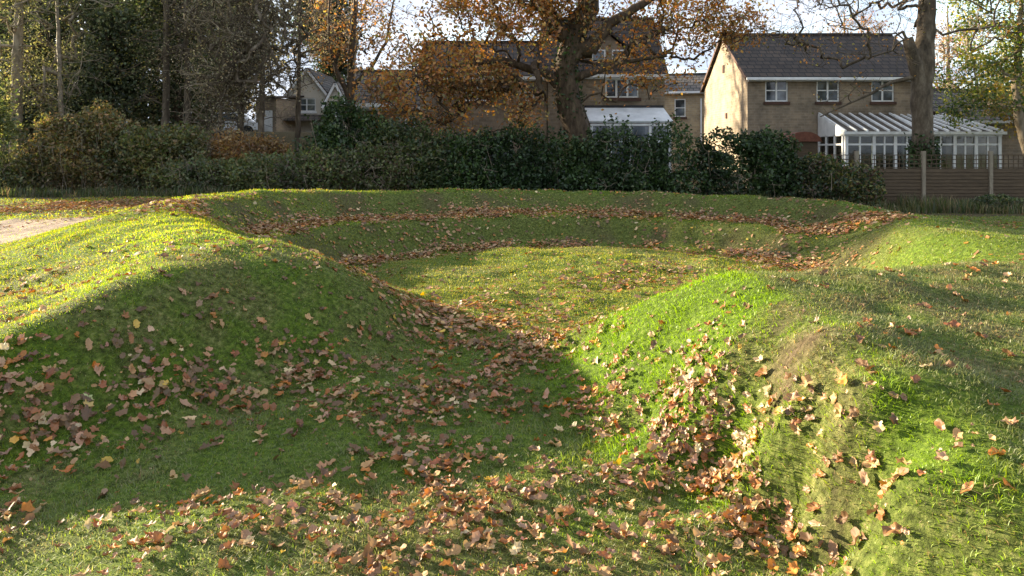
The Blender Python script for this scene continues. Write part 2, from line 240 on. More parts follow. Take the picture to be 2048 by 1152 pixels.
M['sill'] = noise_mat('brown_sill', [(.3, (.05, .028, .02)), (.7, (.1, .05, .035))], 5, .8, .2)
M['glass'] = glass_mat('window_glass')
M['clear'] = clear_glass_mat('conservatory_glass')
M['poly'] = noise_mat('roof_panel_brown', [(.3, (.05, .04, .032)), (.7, (.10, .08, .06))], 3, .7, .05, spec=.2)
M['whiteroof'] = noise_mat('white_roof_sheet', [(.3, (.5, .52, .52)), (.7, (.78, .8, .8))], 2, .5, .05)
M['fence'] = noise_mat('fence_wood', [(.3, (.045, .03, .018)), (.55, (.09, .062, .036)), (.8, (.14, .10, .06))], 4, .85, .4, stretch=(.6, 1, 9))
M['post'] = noise_mat('post_wood', [(.3, (.16, .13, .09)), (.7, (.3, .25, .18))], 6, .85, .4, stretch=(6, 6, .6))
M['plastic_dark'] = noise_mat('dark_plastic', [(.3, (.015, .015, .017)), (.7, (.04, .04, .045))], 5, .6, .05)
M['car'] = noise_mat('car_paint_white', [(.3, (.7, .7, .7)), (.7, (.78, .78, .78))], 2, .25, 0, spec=.6)
M['rubber'] = noise_mat('rubber', [(.3, (.02, .02, .02)), (.7, (.04, .04, .04))], 5, .9, .1)
M['brown_roof'] = noise_mat('red_brown_roof', [(.3, (.09, .035, .022)), (.7, (.19, .075, .045))], 7, .9, .5)

# ------------------------------------------------------------------ terrain
P = np.array(sorted(set(TERRAIN_POINTS)), dtype=float)
keep = [0]
for i in range(1, len(P)):
    if np.min(np.hypot(*(P[keep][:, :2] - P[i, :2]).T)) > .12: keep.append(i)
P = P[keep]; n = len(P)
def kern(d): return np.sqrt(d * d + .0015)
D = np.hypot(P[:, None, 0] - P[None, :, 0], P[:, None, 1] - P[None, :, 1])
A = np.zeros((n + 1, n + 1)); A[:n, :n] = kern(D) - np.eye(n) * .006; A[:n, n] = 1; A[n, :n] = 1
sol = np.linalg.solve(A, np.append(P[:, 2], 0)); wts, c0 = sol[:n], sol[n]
def rbf(x, y):
    sh = np.shape(x); x = np.ravel(x); y = np.ravel(y); o = np.full(len(x), c0)
    for s in range(0, len(x), 20000):
        d = np.hypot(x[s:s + 20000, None] - P[None, :, 0], y[s:s + 20000, None] - P[None, :, 1])
        o[s:s + 20000] += kern(d) @ wts
    return o.reshape(sh)
def far_h(x, y):
    return .25 - .012 * np.clip(x, -25, 25) + 2.2 * sstep(26, 33, y) * sstep(-4, -9, x) + .0 * y
STEP = .08
gx = np.concatenate([[-600, -300, -150, -90, -60, -45, -35, -30, -26, -23, -21.4, -20.6], np.arange(-20, 20.01, STEP), [20.6, 21.4, 23, 26, 30, 35, 45, 60, 90, 150, 300, 600]])
gy = np.concatenate([[-200, -100, -50, -25, -12, -7, -4.5, -3.3, -2.5], np.arange(-2, 25.01, STEP), np.arange(25.4, 36, .6), [37, 38.5, 40, 43, 47, 52, 60, 75, 100, 150, 250, 400, 700]])
GX, GY = np.meshgrid(gx, gy)
Hc = rbf(np.clip(GX, -20, 20), np.clip(GY, -2, 25))
wcore = (1 - sstep(16, 20, np.abs(GX))) * (1 - sstep(21.5, 25, GY)) * sstep(-2.5, -.5, GY)
HH = Hc * wcore + far_h(GX, GY) * (1 - wcore)
near = sstep(22, 10, np.hypot(GX, GY - 8))
HH = HH + near * (.032 * fbm(GX, GY, .9, 11, 3) + .022 * vnoise(GX, GY, .3, 17)) + .02 * fbm(GX, GY, 4, 31, 2) * wcore
ix0 = 12; iy0 = 9; nx = len(np.arange(-20, 20.01, STEP)); ny = len(np.arange(-2, 25.01, STEP))
CORE = HH[iy0:iy0 + ny, ix0:ix0 + nx]
def ground(x, y):
    u = np.clip((np.asarray(x) + 20) / STEP, 0, nx - 1.001); v = np.clip((np.asarray(y) + 2) / STEP, 0, ny - 1.001)
    i = u.astype(int); j = v.astype(int); a = u - i; b = v - j
    return (CORE[j, i] * (1 - a) + CORE[j, i + 1] * a) * (1 - b) + (CORE[j + 1, i] * (1 - a) + CORE[j + 1, i + 1] * a) * b
def gz(x, y): return float(ground(np.array([x]), np.array([y]))[0]) if (abs(x) < 20 and -2 < y < 25) else float(far_h(np.array([x]), np.array([y]))[0])
def slope(x, y, e=.12):
    return (ground(x + e, y) - ground(x - e, y)) / (2 * e), (ground(x, y + e) - ground(x, y - e)) / (2 * e)

SLOPE = [(1.1, 5.87), (1.26, 4.71), (1.3, 3.88), (1.36, 3.27)]
RIDGE = [(1.71, 4.46), (1.56, 3.73), (1.55, 3.4), (1.49, 2.89), (1.48, 2.59)]
SCRAPE = [(1.33, 3.85), (1.51, 3.94), (1.63, 3.92)]
PATH = [(-16, 14.8), (-12, 14.2), (-9.0, 14.0)]
def worn(x, y):
    """how thin and straw coloured the turf is"""
    sx, sy = slope(x, y, .15); st = np.hypot(sx, sy)
    w = .85 * sstep(.40, .04, seg_dist(x, y, RIDGE) + .2 * fbm(x, y, .35, 5, 2)) * (.45 + .55 * sstep(2.8, 4.2, y)); w = np.maximum(w, .75 * sstep(-.05, .5, fbm(x, y * 1.6, .35, 53, 3)) * sstep(1.7, 2.1, x) * sstep(7, 6, y)); w = np.maximum(w, .5 * sstep(.0, .5, fbm(x, y, .4, 52, 3)) * sstep(-1.2, -2.2, x) * sstep(9, 7, y))
    w = np.maximum(w, .3 * sstep(.28, .5, st) * sstep(9.0, 11, y))            # steep inner steps
    w = np.maximum(w, .3 * sstep(.3, .6, vnoise(x, y, .9, 23)))
    w = np.maximum(w, .5 * sstep(4.4, 3.2, y) * sstep(-.35, .45, fbm(x, y, .5, 29, 3)))
    w = np.maximum(w, .5 * sstep(1.0, .2, seg_dist(x, y, [(3.2, 4.9), (4.6, 6.2)])) * sstep(-.2, .3, vnoise(x, y, .4, 8)))
    return np.clip(w, 0, 1)
def bare(x, y):
    b = sstep(.08, .02, seg_dist(x, y, SCRAPE) + .09 * vnoise(x, y, .07, 3)); sx, sy = slope(x, y, .15); b = np.maximum(b, .12 * sstep(.3, .5, np.hypot(sx, sy)) * sstep(9, 11, y) + .5 * sstep(.35, .6, np.hypot(sx, sy)) * sstep(9, 11, y) * sstep(.1, .6, vnoise(x, y, .5, 14))); b = np.maximum(b, .7 * sstep(.45, .8, vnoise(x, y, .16, 51)) * sstep(.35, .15, seg_dist(x, y, RIDGE))); b = np.maximum(b, .5 * sstep(1.3, .8, seg_dist(x, y, [(-13, 17.4), (-9.5, 18.2), (-7, 19.3)]) + .4 * vnoise(x, y, .9, 13)))
    b = np.maximum(b, .95 * sstep(1.85, 1.5, seg_dist(x, y, PATH) + .25 * vnoise(x, y, 1.1, 7)))
    b = np.maximum(b, .9 * sstep(19.4, 20.4, y + .6 * vnoise(x, y, 1.5, 9) - .12 * np.minimum(x, 0)*0))
    return np.clip(b, 0, 1)

me_v = np.stack([GX.ravel(), GY.ravel(), HH.ravel()], 1)
ry, rx = GX.shape
idx = np.arange(ry * rx).reshape(ry, rx)
fc = np.stack([idx[:-1, :-1], idx[:-1, 1:], idx[1:, 1:], idx[1:, :-1]], -1).reshape(-1, 4)
tint = np.zeros((ry * rx, 3), dtype=np.float32)
tint[:, 0] = bare(GX, GY).ravel(); tint[:, 1] = worn(GX, GY).ravel()
tint[:, 2] = sstep(1.8, 1.5, seg_dist(GX, GY, PATH) + .25 * vnoise(GX, GY, 1.1, 7)).ravel()
def ground_mat():
    m, nt, N, L, out = new_mat('turf_ground')
    at = N.new('ShaderNodeAttribute'); at.attribute_name = 'tint'; sp = N.new('ShaderNodeSeparateColor'); L.new(at.outputs['Color'], sp.inputs[0])
    tc = N.new('ShaderNodeTexCoord')
    def nz(s, d=8):
        n = N.new('ShaderNodeTexNoise'); n.inputs['Scale'].default_value = s; n.inputs['Detail'].default_value = d; n.inputs['Roughness'].default_value = .7
        L.new(tc.outputs['Object'], n.inputs['Vector']); return n.outputs[0]
    a = nz(22); b = nz(3)
    turf = ramp(N, L, a, [(.32, (.028, .038, .008)), (.5, (.07, .11, .014)), (.6, (.12, .17, .02)), (.72, (.2, .17, .07))])
    straw = ramp(N, L, a, [(.35, (.035, .03, .014)), (.5, (.11, .095, .04)), (.65, (.26, .21, .11))])
    soil = ramp(N, L, nz(30), [(.35, (.025, .018, .01)), (.5, (.075, .053, .03)), (.68, (.15, .115, .07))])
    pathc = ramp(N, L, nz(9), [(.3, (.2, .14, .1)), (.7, (.36, .27, .2))])
    def mix(f, x, y):
        k = N.new('ShaderNodeMix'); k.data_type = 'RGBA'; L.new(f, k.inputs[0]); L.new(x, k.inputs[6]); L.new(y, k.inputs[7]); return k.outputs[2]
    c = mix(sp.outputs[1], turf, straw); c = mix(sp.outputs[0], c, soil); c = mix(sp.outputs[2], c, pathc)
    p = N.new('ShaderNodeBsdfPrincipled'); p.inputs['Roughness'].default_value = .95; p.inputs['Specular IOR Level'].default_value = .1
    L.new(c, p.inputs['Base Color'])
    bp = N.new('ShaderNodeBump'); bp.inputs['Strength'].default_value = .8; bp.inputs['Distance'].default_value = .03
    L.new(a, bp.inputs['Height']); L.new(bp.outputs[0], p.inputs['Normal'])
    L.new(p.outputs[0], out.inputs[0]); return m
g_me = np_mesh('ground', me_v, fc, ground_mat(), tint, smooth=True)
tag(link('ground', g_me), 'mounded grassy ground stepped into a ring', kind='structure')

# ------------------------------------------------------------------ grass blades
rg = np.random.RandomState(4)
def sample_area(n, x0, x1, y0, y1): return rg.uniform(x0, x1, n), rg.uniform(y0, y1, n)
def pick_tints(n, cols, wts, rs, jitter=.18):
    c = np.array(cols)[rs.choice(len(cols), n, p=np.array(wts) / sum(wts))]
    return np.clip(c * (1 + rs.normal(0, jitter, (n, 1))) * (1 + rs.normal(0, .05, (n, 3))), .004, .95)

bx, by, bl, bw = [], [], [], []
bands = [(1.6, 4.0, 10500, .028, .0038), (4.0, 6.5, 7000, .030, .0045), (6.5, 10, 4000, .033, .0058), (10, 16, 1500, .038, .0095), (16, 21.5, 500, .045, .017)]
for y0, y1, dens, ln, w in bands:
    hw = lambda y: .72 * y + 1.4
    area = 2 * hw(y1) * (y1 - y0); k = int(area * dens * FAST_GRASS)
    x, y = sample_area(k, -hw(y1), hw(y1), y0, y1)
    ok = (np.abs(x) < hw(y)); x, y = x[ok], y[ok]
    wr = worn(x, y); br = bare(x, y)
    ok = rg.rand(len(x)) > np.maximum(br * 1.0, wr * .12); x, y = x[ok], y[ok]
    bx.append(x); by.append(y)
    bl.append(ln * rg.uniform(.5, 1.35, len(x))); bw.append(w * rg.uniform(.7, 1.3, len(x)))
x = np.concatenate(bx); y = np.concatenate(by); ln = np.concatenate(bl); w = np.concatenate(bw)
N_ = len(x)
lush = vnoise(x, y, .22, 41) * .5 + .5
tall = .85 + .7 * sstep(1.2, .4, seg_dist(x, y, SLOPE)) * sstep(.2, .8, lush) + .5 * sstep(.6, .95, lush)
ln = ln * tall
z = ground(x, y) - .004
sx, sy = slope(x, y)
th = rg.uniform(0, 2 * np.pi, N_); lean = np.abs(rg.normal(.85, .35, N_))
dirx = np.cos(th) * np.sin(lean) - sx * .4; diry = np.sin(th) * np.sin(lean) - sy * .4; dirz = np.cos(lean)
ph = th + np.pi / 2 + rg.normal(0, .5, N_)
wx, wy = np.cos(ph) * w / 2, np.sin(ph) * w / 2
wr = worn(x, y)
cg = pick_tints(N_, [(.13, .22, .012), (.19, .28, .014), (.08, .14, .016), (.27, .31, .024), (.30, .26, .12), (.2, .23, .12)], [4, 4, 2.5, 2.5, 1.6, 1.4], rg)
cs = pick_tints(N_, [(.32, .24, .11), (.24, .17, .07), (.15, .14, .04), (.42, .34, .18)], [3, 3, 2, 1], rg)
# sunlit yellow painted into blades on the outer left, ring floor and far turf
sun_yel = .9 * sstep(-2.0, -4.5, x) + .6 * sstep(7, 9.5, y) * sstep(15.5, 14.5, np.hypot(x - .85, y - 10.7) + 10) + .3 * sstep(14, 16, y)
cg = cg * (1 + sun_yel[:, None] * np.array([.6, .32, -.4]))
big = fbm(x, y, 1.6, 61, 3)
cg = cg * (1 + .35 * big[:, None]) * (1 + .25 * vnoise(x, y, .13, 71)[:, None]); moss = .6 * sstep(.0, .6, fbm(x, y, .45, 63, 3))[:, None]; moss = moss * (.25 + .75 * sstep(-3.5, -1.5, x))[:, None]; cg = cg * (1 - moss) + moss * np.array([.2, .2, .09]) * (cg.mean(1) / .12)[:, None]
dull = (.75 * sstep(.1, .35, seg_dist(x, y, RIDGE)) * sstep(1.55, 2.0, x) * sstep(7.5, 6, y))[:, None]; cg = cg * (1 - dull) + dull * np.array([.14, .155, .065]) * rg.uniform(.5, 1.5, (N_, 1)); fg = (.35 * sstep(6, 4, y) * sstep(1.2, .6, x))[:, None]; cg = cg * (1 - fg) + fg * np.array([.15, .2, .045]) * rg.uniform(.5, 1.5, (N_, 1))
floor = (.5 * sstep(4.6, 3.8, np.hypot(x - .85, y - 10.7)))[:, None]; cg = cg * (1 - floor) + floor * np.array([.30, .26, .035]) * rg.uniform(.6, 1.5, (N_, 1))
oliv = (.3 * sstep(-3.2, -2.2, x))[:, None]; cg = cg * (1 - oliv) + oliv * np.array([.21, .21, .08]) * rg.uniform(.6, 1.4, (N_, 1))
lush_sunlit = (.85 * sstep(1.2, .5, seg_dist(x, y, SLOPE)) * sstep(.75, .1, wr) * sstep(-.02, .2, sx) * sstep(2.0, 1.6, x))[:, None]; cg = cg * (1 - lush_sunlit) + lush_sunlit * np.array([.26, .42, .006]) * rg.uniform(.6, 1.3, (N_, 1))  # lush left-facing slope, its sunlit brightness painted into the green
mixs = (rg.rand(N_) < wr * .62)[:, None]
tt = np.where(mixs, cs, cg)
V = np.zeros((N_, 5, 3), dtype=np.float32)
h1 = ln * .55
V[:, 0] = np.stack([x - wx, y - wy, z], 1); V[:, 1] = np.stack([x + wx, y + wy, z], 1)
V[:, 2] = np.stack([x + dirx * h1 * .8 + wx * .8, y + diry * h1 * .8 + wy * .8, z + dirz * h1], 1)
V[:, 3] = np.stack([x + dirx * h1 * .8 - wx * .8, y + diry * h1 * .8 - wy * .8, z + dirz * h1], 1)
V[:, 4] = np.stack([x + dirx * ln * 1.25, y + diry * ln * 1.25, z + dirz * ln * .9], 1)
base = (np.arange(N_) * 5)[:, None]
T = np.concatenate([base + np.array([[0, 1, 2]]), base + np.array([[0, 2, 3]]), base + np.array([[3, 2, 4]])])
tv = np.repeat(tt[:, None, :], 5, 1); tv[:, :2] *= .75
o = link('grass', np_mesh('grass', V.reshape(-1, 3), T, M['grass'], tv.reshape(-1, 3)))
tag(o, 'short green turf covering the mounds and the ring floor', 'grass', kind='stuff')
print('blades', N_)

# ------------------------------------------------------------------ fallen leaves
def leaf_shape(rs, lobes):
    """lobed autumn leaf, fan of 2 rings; unit half-length about 1; curled"""
    m = 26; a = np.linspace(0, 2 * np.pi, m, endpoint=False)
    if lobes == 0:      # plain oval leaf
        r = .62 / np.sqrt((np.cos(a) / 1.35) ** 2 + (np.sin(a) / .75) ** 2) * (1 + .06 * np.sin(13 * a))
    elif lobes == 1:    # oak: long with rounded lobes
        r = .62 / np.sqrt((np.cos(a) / 1.5) ** 2 + (np.sin(a) / .8) ** 2) * (1 + .13 * np.cos(8 * a + .4))
    else:               # maple
        r = .62 + .09 * np.cos(5 * a) + .07 * np.cos(3 * a + 1) + .10 * np.cos(a)
    r = r * (1 + rs.normal(0, .12, m)); r = r * (1 + .25 * np.sin(a + rs.uniform(0, 6)) * rs.rand())
    x, y = np.cos(a) * r, np.sin(a) * r
    ring1 = np.stack([x * .5, y * .5], 1); ring2 = np.stack([x, y], 1)
    pts = np.concatenate([[[0, 0]], ring1, ring2])
    cx, cy, tw = rs.uniform(-.6, 1.6), rs.uniform(-.2, 2.2), rs.uniform(-1.2, 1.2)
    zz = .35 * cx * pts[:, 0] ** 2 + .5 * cy * pts[:, 1] ** 2 + .5 * tw * pts[:, 0] * pts[:, 1] + .1 * np.abs(pts[:, 1]) \
        + .2 * np.sin(pts[:, 0] * 5 + rs.uniform(0, 6)) * np.sin(pts[:, 1] * 5 + rs.uniform(0, 6))
    P3 = np.column_stack([pts, zz])
    F = []
    for i in range(m):
        j = (i + 1) % m
        F.append((0, 1 + i, 1 + j)); F.append((1 + i, 1 + m + i, 1 + m + j)); F.append((1 + i, 1 + m + j, 1 + j))
    # stalk
    n0 = len(P3); L0 = -.55
    P3 = np.vstack([P3, [(L0, .025, .02), (L0, -.025, .02), (-1.35, .02 + rs.uniform(-.3, .3), .12)]]); F.append((n0, n0 + 2, n0 + 1))
    return P3, np.array(F)
rl = np.random.RandomState(9)
SHAPES = [leaf_shape(rl, k % 3) for k in range(18)]
SIMPLE = []
for k in range(8):
    a = np.linspace(0, 2 * np.pi, 8, endpoint=False); r = rl.uniform(.55, 1.1, 8)
    q = np.column_stack([np.cos(a) * r, np.sin(a) * r * .75, np.zeros(8)]); c1, c2 = rl.uniform(-.2, .9), rl.uniform(0, 1.0)
    q[:, 2] = .4 * c1 * q[:, 0] ** 2 + .5 * c2 * q[:, 1] ** 2 + rl.normal(0, .08, 8)
    q = np.vstack([[0, 0, 0], q]); SIMPLE.append((q, np.array([(0, 1 + i, 1 + (i + 1) % 8) for i in range(8)])))

def density(x, y):
    d = 5 + 16 * sstep(9, 7, y) * sstep(1.6, 1.0, x) + 9 * sstep(8.5, 7, np.hypot(x - .85, y - 10.7))*0 + 16 * sstep(4.2, 3.8, np.hypot(x - .85, y - 10.7))
    d = d + 28 * sstep(6.0, 3.5, y) * sstep(2.2, 1.2, x) + 14 * sstep(9, 7, y)
    d = d + 10 * sstep(5, 7, np.hypot(x + 3.5, y - 8)) * 0
    for line, w, k in LITTER:
        d = d + k * np.exp(-(seg_dist(x, y, line) / w) ** 2 * 1.1)
    d = d * (1 + 1.1 * vnoise(x, y, .3, 77)) * (1 + .5 * vnoise(x, y, 1.2, 78))
    gx_, gy_ = slope(x, y); d = d * (1 - .85 * sstep(.3, .55, np.hypot(gx_, gy_)) * sstep(8, 10, y))
    keepout = sstep(.55, .2, seg_dist(x, y, RIDGE)) * .7
    return np.clip(d * (1 - keepout), 1.5, 900)
xs, ys = rg.uniform(-16, 16, 700000), rg.uniform(1.7, 21.5, 700000)
ok = np.abs(xs) < .74 * ys + .8; xs, ys = xs[ok], ys[ok]
full = 700000 / (32 * 19.8)
dd = density(xs, ys) * 1.4
ok = rg.rand(len(xs)) < dd / full; xs, ys = xs[ok], ys[ok]
nl = len(xs); print('leaves', nl)
size = .009 + .039 * rg.rand(nl) ** 1.3 * (1 + .35 * sstep(5, 15, ys)*0)
crowd = density(xs, ys)
zs = ground(xs, ys) + .007 + rg.rand(nl) * np.clip(crowd / 160, 0.05, 1) * .055
sx, sy = slope(xs, ys)
yaw = rg.uniform(0, 2 * np.pi, nl); tilt = np.abs(rg.normal(0, .32, nl)) + .05; taz = rg.uniform(0, 2 * np.pi, nl)
NRM = np.stack([-sx + np.cos(taz) * np.tan(np.clip(tilt, 0, 1.1)), -sy + np.sin(taz) * np.tan(np.clip(tilt, 0, 1.1)), np.ones(nl)], 1)
NRM /= np.linalg.norm(NRM, axis=1)[:, None]
TX = np.stack([np.cos(yaw), np.sin(yaw), np.zeros(nl)], 1); TX -= NRM * (TX * NRM).sum(1)[:, None]; TX /= np.linalg.norm(TX, axis=1)[:, None]
TY = np.cross(NRM, TX)
LEAF_COLS = [('tan', (.40, .235, .10)), ('russet', (.27, .105, .033)), ('orange', (.44, .17, .03)), ('pale', (.55, .41, .22)), ('brown', (.16, .085, .036)), ('pinkish', (.36, .205, .115)), ('yellow', (.55, .35, .05))]
LW_ = np.array([4.5, 5, 1.3, 1.1, 6.5, 3.5, .2]); LW_ = LW_ / LW_.sum()
kindi = rg.choice(7, nl, p=LW_)
# the 300 that show largest become objects of their own
app = size / (ys * 1.0)
vis = (np.abs(xs) < .68 * ys) & (ys > 2.75)
order = np.argsort(-(app * vis)); single = np.zeros(nl, bool); single[order[:300]] = True
# rest as one ground cover
Vs, Fs, Cs = [], [], []; off = 0
shp = rg.randint(0, 18, nl); shs = rg.randint(0, 8, nl)
for simple in (False, True):
    bank = SIMPLE if simple else SHAPES
    for k in range(len(bank)):
        sel = np.where(~single & ((ys > 7) == simple) & ((shs if simple else shp) == k))[0]
        if not len(sel): continue
        p3, f = bank[k]; p3 = p3.astype(np.float32)
        pr = p3[None] * size[sel][:, None, None] * rg.uniform(.8, 1.25, (len(sel), 1, 3))
        v = pr[..., 0:1] * TX[sel][:, None] + pr[..., 1:2] * TY[sel][:, None] + pr[..., 2:3] * NRM[sel][:, None]
        v = v + np.stack([xs[sel], ys[sel], zs[sel]], 1)[:, None]
        m = len(p3); Vs.append(v.reshape(-1, 3))
        Fs.append((f[None] + (np.arange(len(sel)) * m)[:, None, None]).reshape(-1, 3) + off); off += len(sel) * m
        c = np.array([q[1] for q in LEAF_COLS])[kindi[sel]] * rg.uniform(.7, 1.25, (len(sel), 1)) * (1 + rg.normal(0, .06, (len(sel), 3)))
        Cs.append(np.repeat(np.clip(c, .01, .9)[:, None], m, 1).reshape(-1, 3))
o = link('leaf_litter', np_mesh('leaf_litter', np.concatenate(Vs), np.concatenate(Fs), M['litter'], np.concatenate(Cs)))
tag(o, 'dry autumn leaf litter strewn over the grass and steps', 'fallen leaves', kind='stuff')
LMAT = {nm: dry_leaf_mat('dry_leaf_' + nm, tuple(v * .75 for v in c), tuple(min(.8, v * 1.25) for v in c)) for nm, c in LEAF_COLS}
leaf_me = {}
for k, (p3, f) in enumerate(SHAPES):
    for nm, _ in LEAF_COLS:
        leaf_me[k, nm] = np_mesh('fallen_leaf', p3, f, LMAT[nm])
from mathutils import Matrix
words = {'tan': 'tan', 'russet': 'russet', 'orange': 'bright orange', 'pale': 'pale cream', 'brown': 'dark brown', 'pinkish': 'pinkish brown', 'yellow': 'yellow'}
form = {0: 'oval', 1: 'long lobed', 2: 'broad lobed'}
for i in np.where(single)[0]:
    nm = LEAF_COLS[kindi[i]][0]
    o = link('fallen_leaf', leaf_me[shp[i], nm])
    s = size[i]
    mt = Matrix(((*[TX[i][0] * s, TY[i][0] * s, NRM[i][0] * s], xs[i]), (*[TX[i][1] * s, TY[i][1] * s, NRM[i][1] * s], ys[i]), (*[TX[i][2] * s, TY[i][2] * s, NRM[i][2] * s], zs[i]), (0, 0, 0, 1)))
    o.matrix_world = mt
    where = 'on the bare ridge of the right bank' if seg_dist(np.array([xs[i]]), np.array([ys[i]]), RIDGE)[0] < .3 else \
        ('on the turf right of the ridge' if xs[i] > 1.95 else ('at the foot of the right bank' if xs[i] > .9 else
        ('on the foreground grass near the left edge' if xs[i] < -1.2 and ys[i] < 4 else ('at the foot of the left mound' if xs[i] < -.6 and ys[i] >= 4 else
        ('on the foreground grass left of centre' if xs[i] < 0 else 'on the foreground grass right of centre')))))
    tag(o, f'{words[nm]} {form[shp[i] % 3]} fallen leaf lying {where}', 'leaf', f'{words[nm]} {form[shp[i] % 3]} fallen leaves {where}')

# ------------------------------------------------------------------ plants
def quad_leaves(C, size, cols, wts, mat, rs, name='leaves', flat=.0, aspect=.6, tintmul=None):
    n = len(C); C = np.asarray(C)
    nr = rs.normal(0, 1, (n, 3)); nr[:, 2] += flat; nr /= np.linalg.norm(nr, axis=1)[:, None]
    t = rs.normal(0, 1, (n, 3)); t -= nr * (t * nr).sum(1)[:, None]; t /= np.linalg.norm(t, axis=1)[:, None]
    b = np.cross(nr, t); s = (size * rs.uniform(.6, 1.35, n))[:, None]
    V = np.stack([C - t * s, C + b * s * aspect + nr * s * .15, C + t * s, C - b * s * aspect + nr * s * .15], 1)
    base = (np.arange(n) * 4)[:, None]
    F = np.concatenate([base + np.array([[0, 1, 2]]), base + np.array([[0, 2, 3]])])
    c = pick_tints(n, cols, wts, rs, .2)
    c = np.clip(c * (1 + .3 * fbm(C[:, 0] + .6 * C[:, 1], C[:, 2] - .5 * C[:, 1], 1.1, 7, 3)[:, None] * np.array([1.15, 1, .7])), .004, .95)
    if tintmul is not None: c = c * tintmul[:, None]
    return np_mesh(name, V.reshape(-1, 3), F, mat, np.repeat(c[:, None], 4, 1).reshape(-1, 3))

def blob_points(n, blobs, rs, shell=.55, rough=.25, seed=1, clump=.5):
    """points through the outer part of several ellipsoids (cx,cy,cz,rx,ry,rz); the outline is lumpy"""
    vol = np.array([b[3] * b[4] * b[5] for b in blobs]) ** .8; k = rs.choice(len(blobs), n, p=vol / vol.sum())
    B = np.array(blobs)[k]
    d = rs.normal(0, 1, (n, 3)); d /= np.linalg.norm(d, axis=1)[:, None]
    lump = 1 + rough * (vnoise(d[:, 0] * 3 + k * 7, d[:, 2] * 3 + d[:, 1] * 2, .9, seed) + .6 * vnoise(d[:, 0] * 3 + k * 3, d[:, 2] * 3 - d[:, 1] * 3, .35, seed + 5))
    r = (shell + (1 - shell) * rs.rand(n) ** .6) * lump
    Pn = B[:, :3] + d * r[:, None] * B[:, 3:]
    keep = vnoise(Pn[:, 0] + Pn[:, 1] * .7, Pn[:, 2] - Pn[:, 1] * .5, .45, seed + 9) > -1 + clump
    return Pn[keep]

class Skel:
    def __init__(s, rs): s.p = []; s.par = []; s.rmin = []; s.rs = rs
    def chain(s, start, pts, radii=None):
        j = start
        for i, q in enumerate(pts):
            s.p.append(np.array(q, float)); s.par.append(j); s.rmin.append(radii[i] if radii else 0); j = len(s.p) - 1
        return j
    def reach(s, t, step=.45, wob=.1, zpen=1.2, sag=0.0, lo=0):
        A = np.array(s.p[lo:]); d = np.linalg.norm(A - t, axis=1) + zpen * np.clip(A[:, 2] - t[2] + .3, 0, 9)
        j = int(np.argmin(d)) + lo; a = s.p[j]; L = np.linalg.norm(t - a); k = max(2, int(L / step))
        side = s.rs.normal(0, 1, 3); pts = []
        for i in range(1, k + 1):
            u = i / k
            q = a + (t - a) * u + side * wob * L * math.sin(math.pi * u) * .6 + np.array([0, 0, 1]) * sag * L * math.sin(math.pi * u) + s.rs.normal(0, .025, 3) * step * 2
            pts.append(q)
        return s.chain(j, pts)
    def twigs(s, j, n, L, droop=0.0, up=.2):
        for _ in range(n):
            d = s.rs.normal(0, 1, 3); d[2] = d[2] * .7 + up; d /= np.linalg.norm(d)
            l = L * s.rs.uniform(.5, 1.2); pts = []; q = s.p[j]
            for i in range(3):
                d = d + s.rs.normal(0, .25, 3); d[2] -= droop; d /= np.linalg.norm(d); q = q + d * l / 3; pts.append(q)
            s.chain(j, pts)
    def mesh(s, name, mat, tip=.006, ex=2.3, cap=None):
        n = len(s.p); acc = np.zeros(n)
        r = np.zeros(n)
        for i in range(n - 1, -1, -1):
            r[i] = s.rmin[i] if s.rmin[i] > 0 else ((acc[i]) ** (1 / ex) if acc[i] > 0 else tip)
            if s.par[i] >= 0: acc[s.par[i]] += r[i] ** ex
        if cap: 
            for i in range(n):
                if s.rmin[i] == 0: r[i] = min(r[i], cap)
        P_ = np.array(s.p); par = np.array(s.par); ch = np.where(par >= 0)[0]
        Vs, Fs = [], []; off = 0
        for thick in (False, True):
            sel = ch[(r[ch] > .09) == thick]
            if not len(sel): continue
            k = 14 if thick else 5
            a, b = P_[par[sel]], P_[sel]; ra = np.minimum(r[par[sel]], r[sel] * 1.35); rb = r[sel]
            d = b - a; ln = np.linalg.norm(d, axis=1) + 1e-9; d = d / ln[:, None]
            ref = np.where(np.abs(d[:, 2:3]) > .9, np.array([[1., 0, 0]]), np.array([[0, 0, 1.]]))
            if thick: ref = np.tile([[1., .13, 0]], (len(sel), 1))
            u = np.cross(ref, d); u /= np.linalg.norm(u, axis=1)[:, None] + 1e-9; w = np.cross(d, u)
            an = np.arange(k) * 2 * np.pi / k; c_, s_ = np.cos(an), np.sin(an)
            ring = lambda o, rr: o[:, None] + (u[:, None] * c_[None, :, None] + w[:, None] * s_[None, :, None]) * rr[:, None, None]
            fl = 1 + (.09 * np.sin(an * 3 + 1)[None, :, None] + .06 * np.sin(an * 5)[None, :, None] if thick else 0)
            A0 = a[:, None] + (ring(a - d * ra[:, None] * .25, ra) - a[:, None]) * fl; B0 = b[:, None] + (ring(b + d * rb[:, None] * .25, rb) - b[:, None]) * fl
            Vs.append(np.concatenate([A0, B0], 1).reshape(-1, 3))
            i = np.arange(k); j = (i + 1) % k
            q = np.stack([i, j, j + k, i + k], 1)
            Fs.append((q[None] + (np.arange(len(sel)) * 2 * k)[:, None, None]).reshape(-1, 4) + off); off += len(sel) * 2 * k
        return np_mesh(name, np.concatenate(Vs), np.concatenate(Fs), mat, smooth=True)

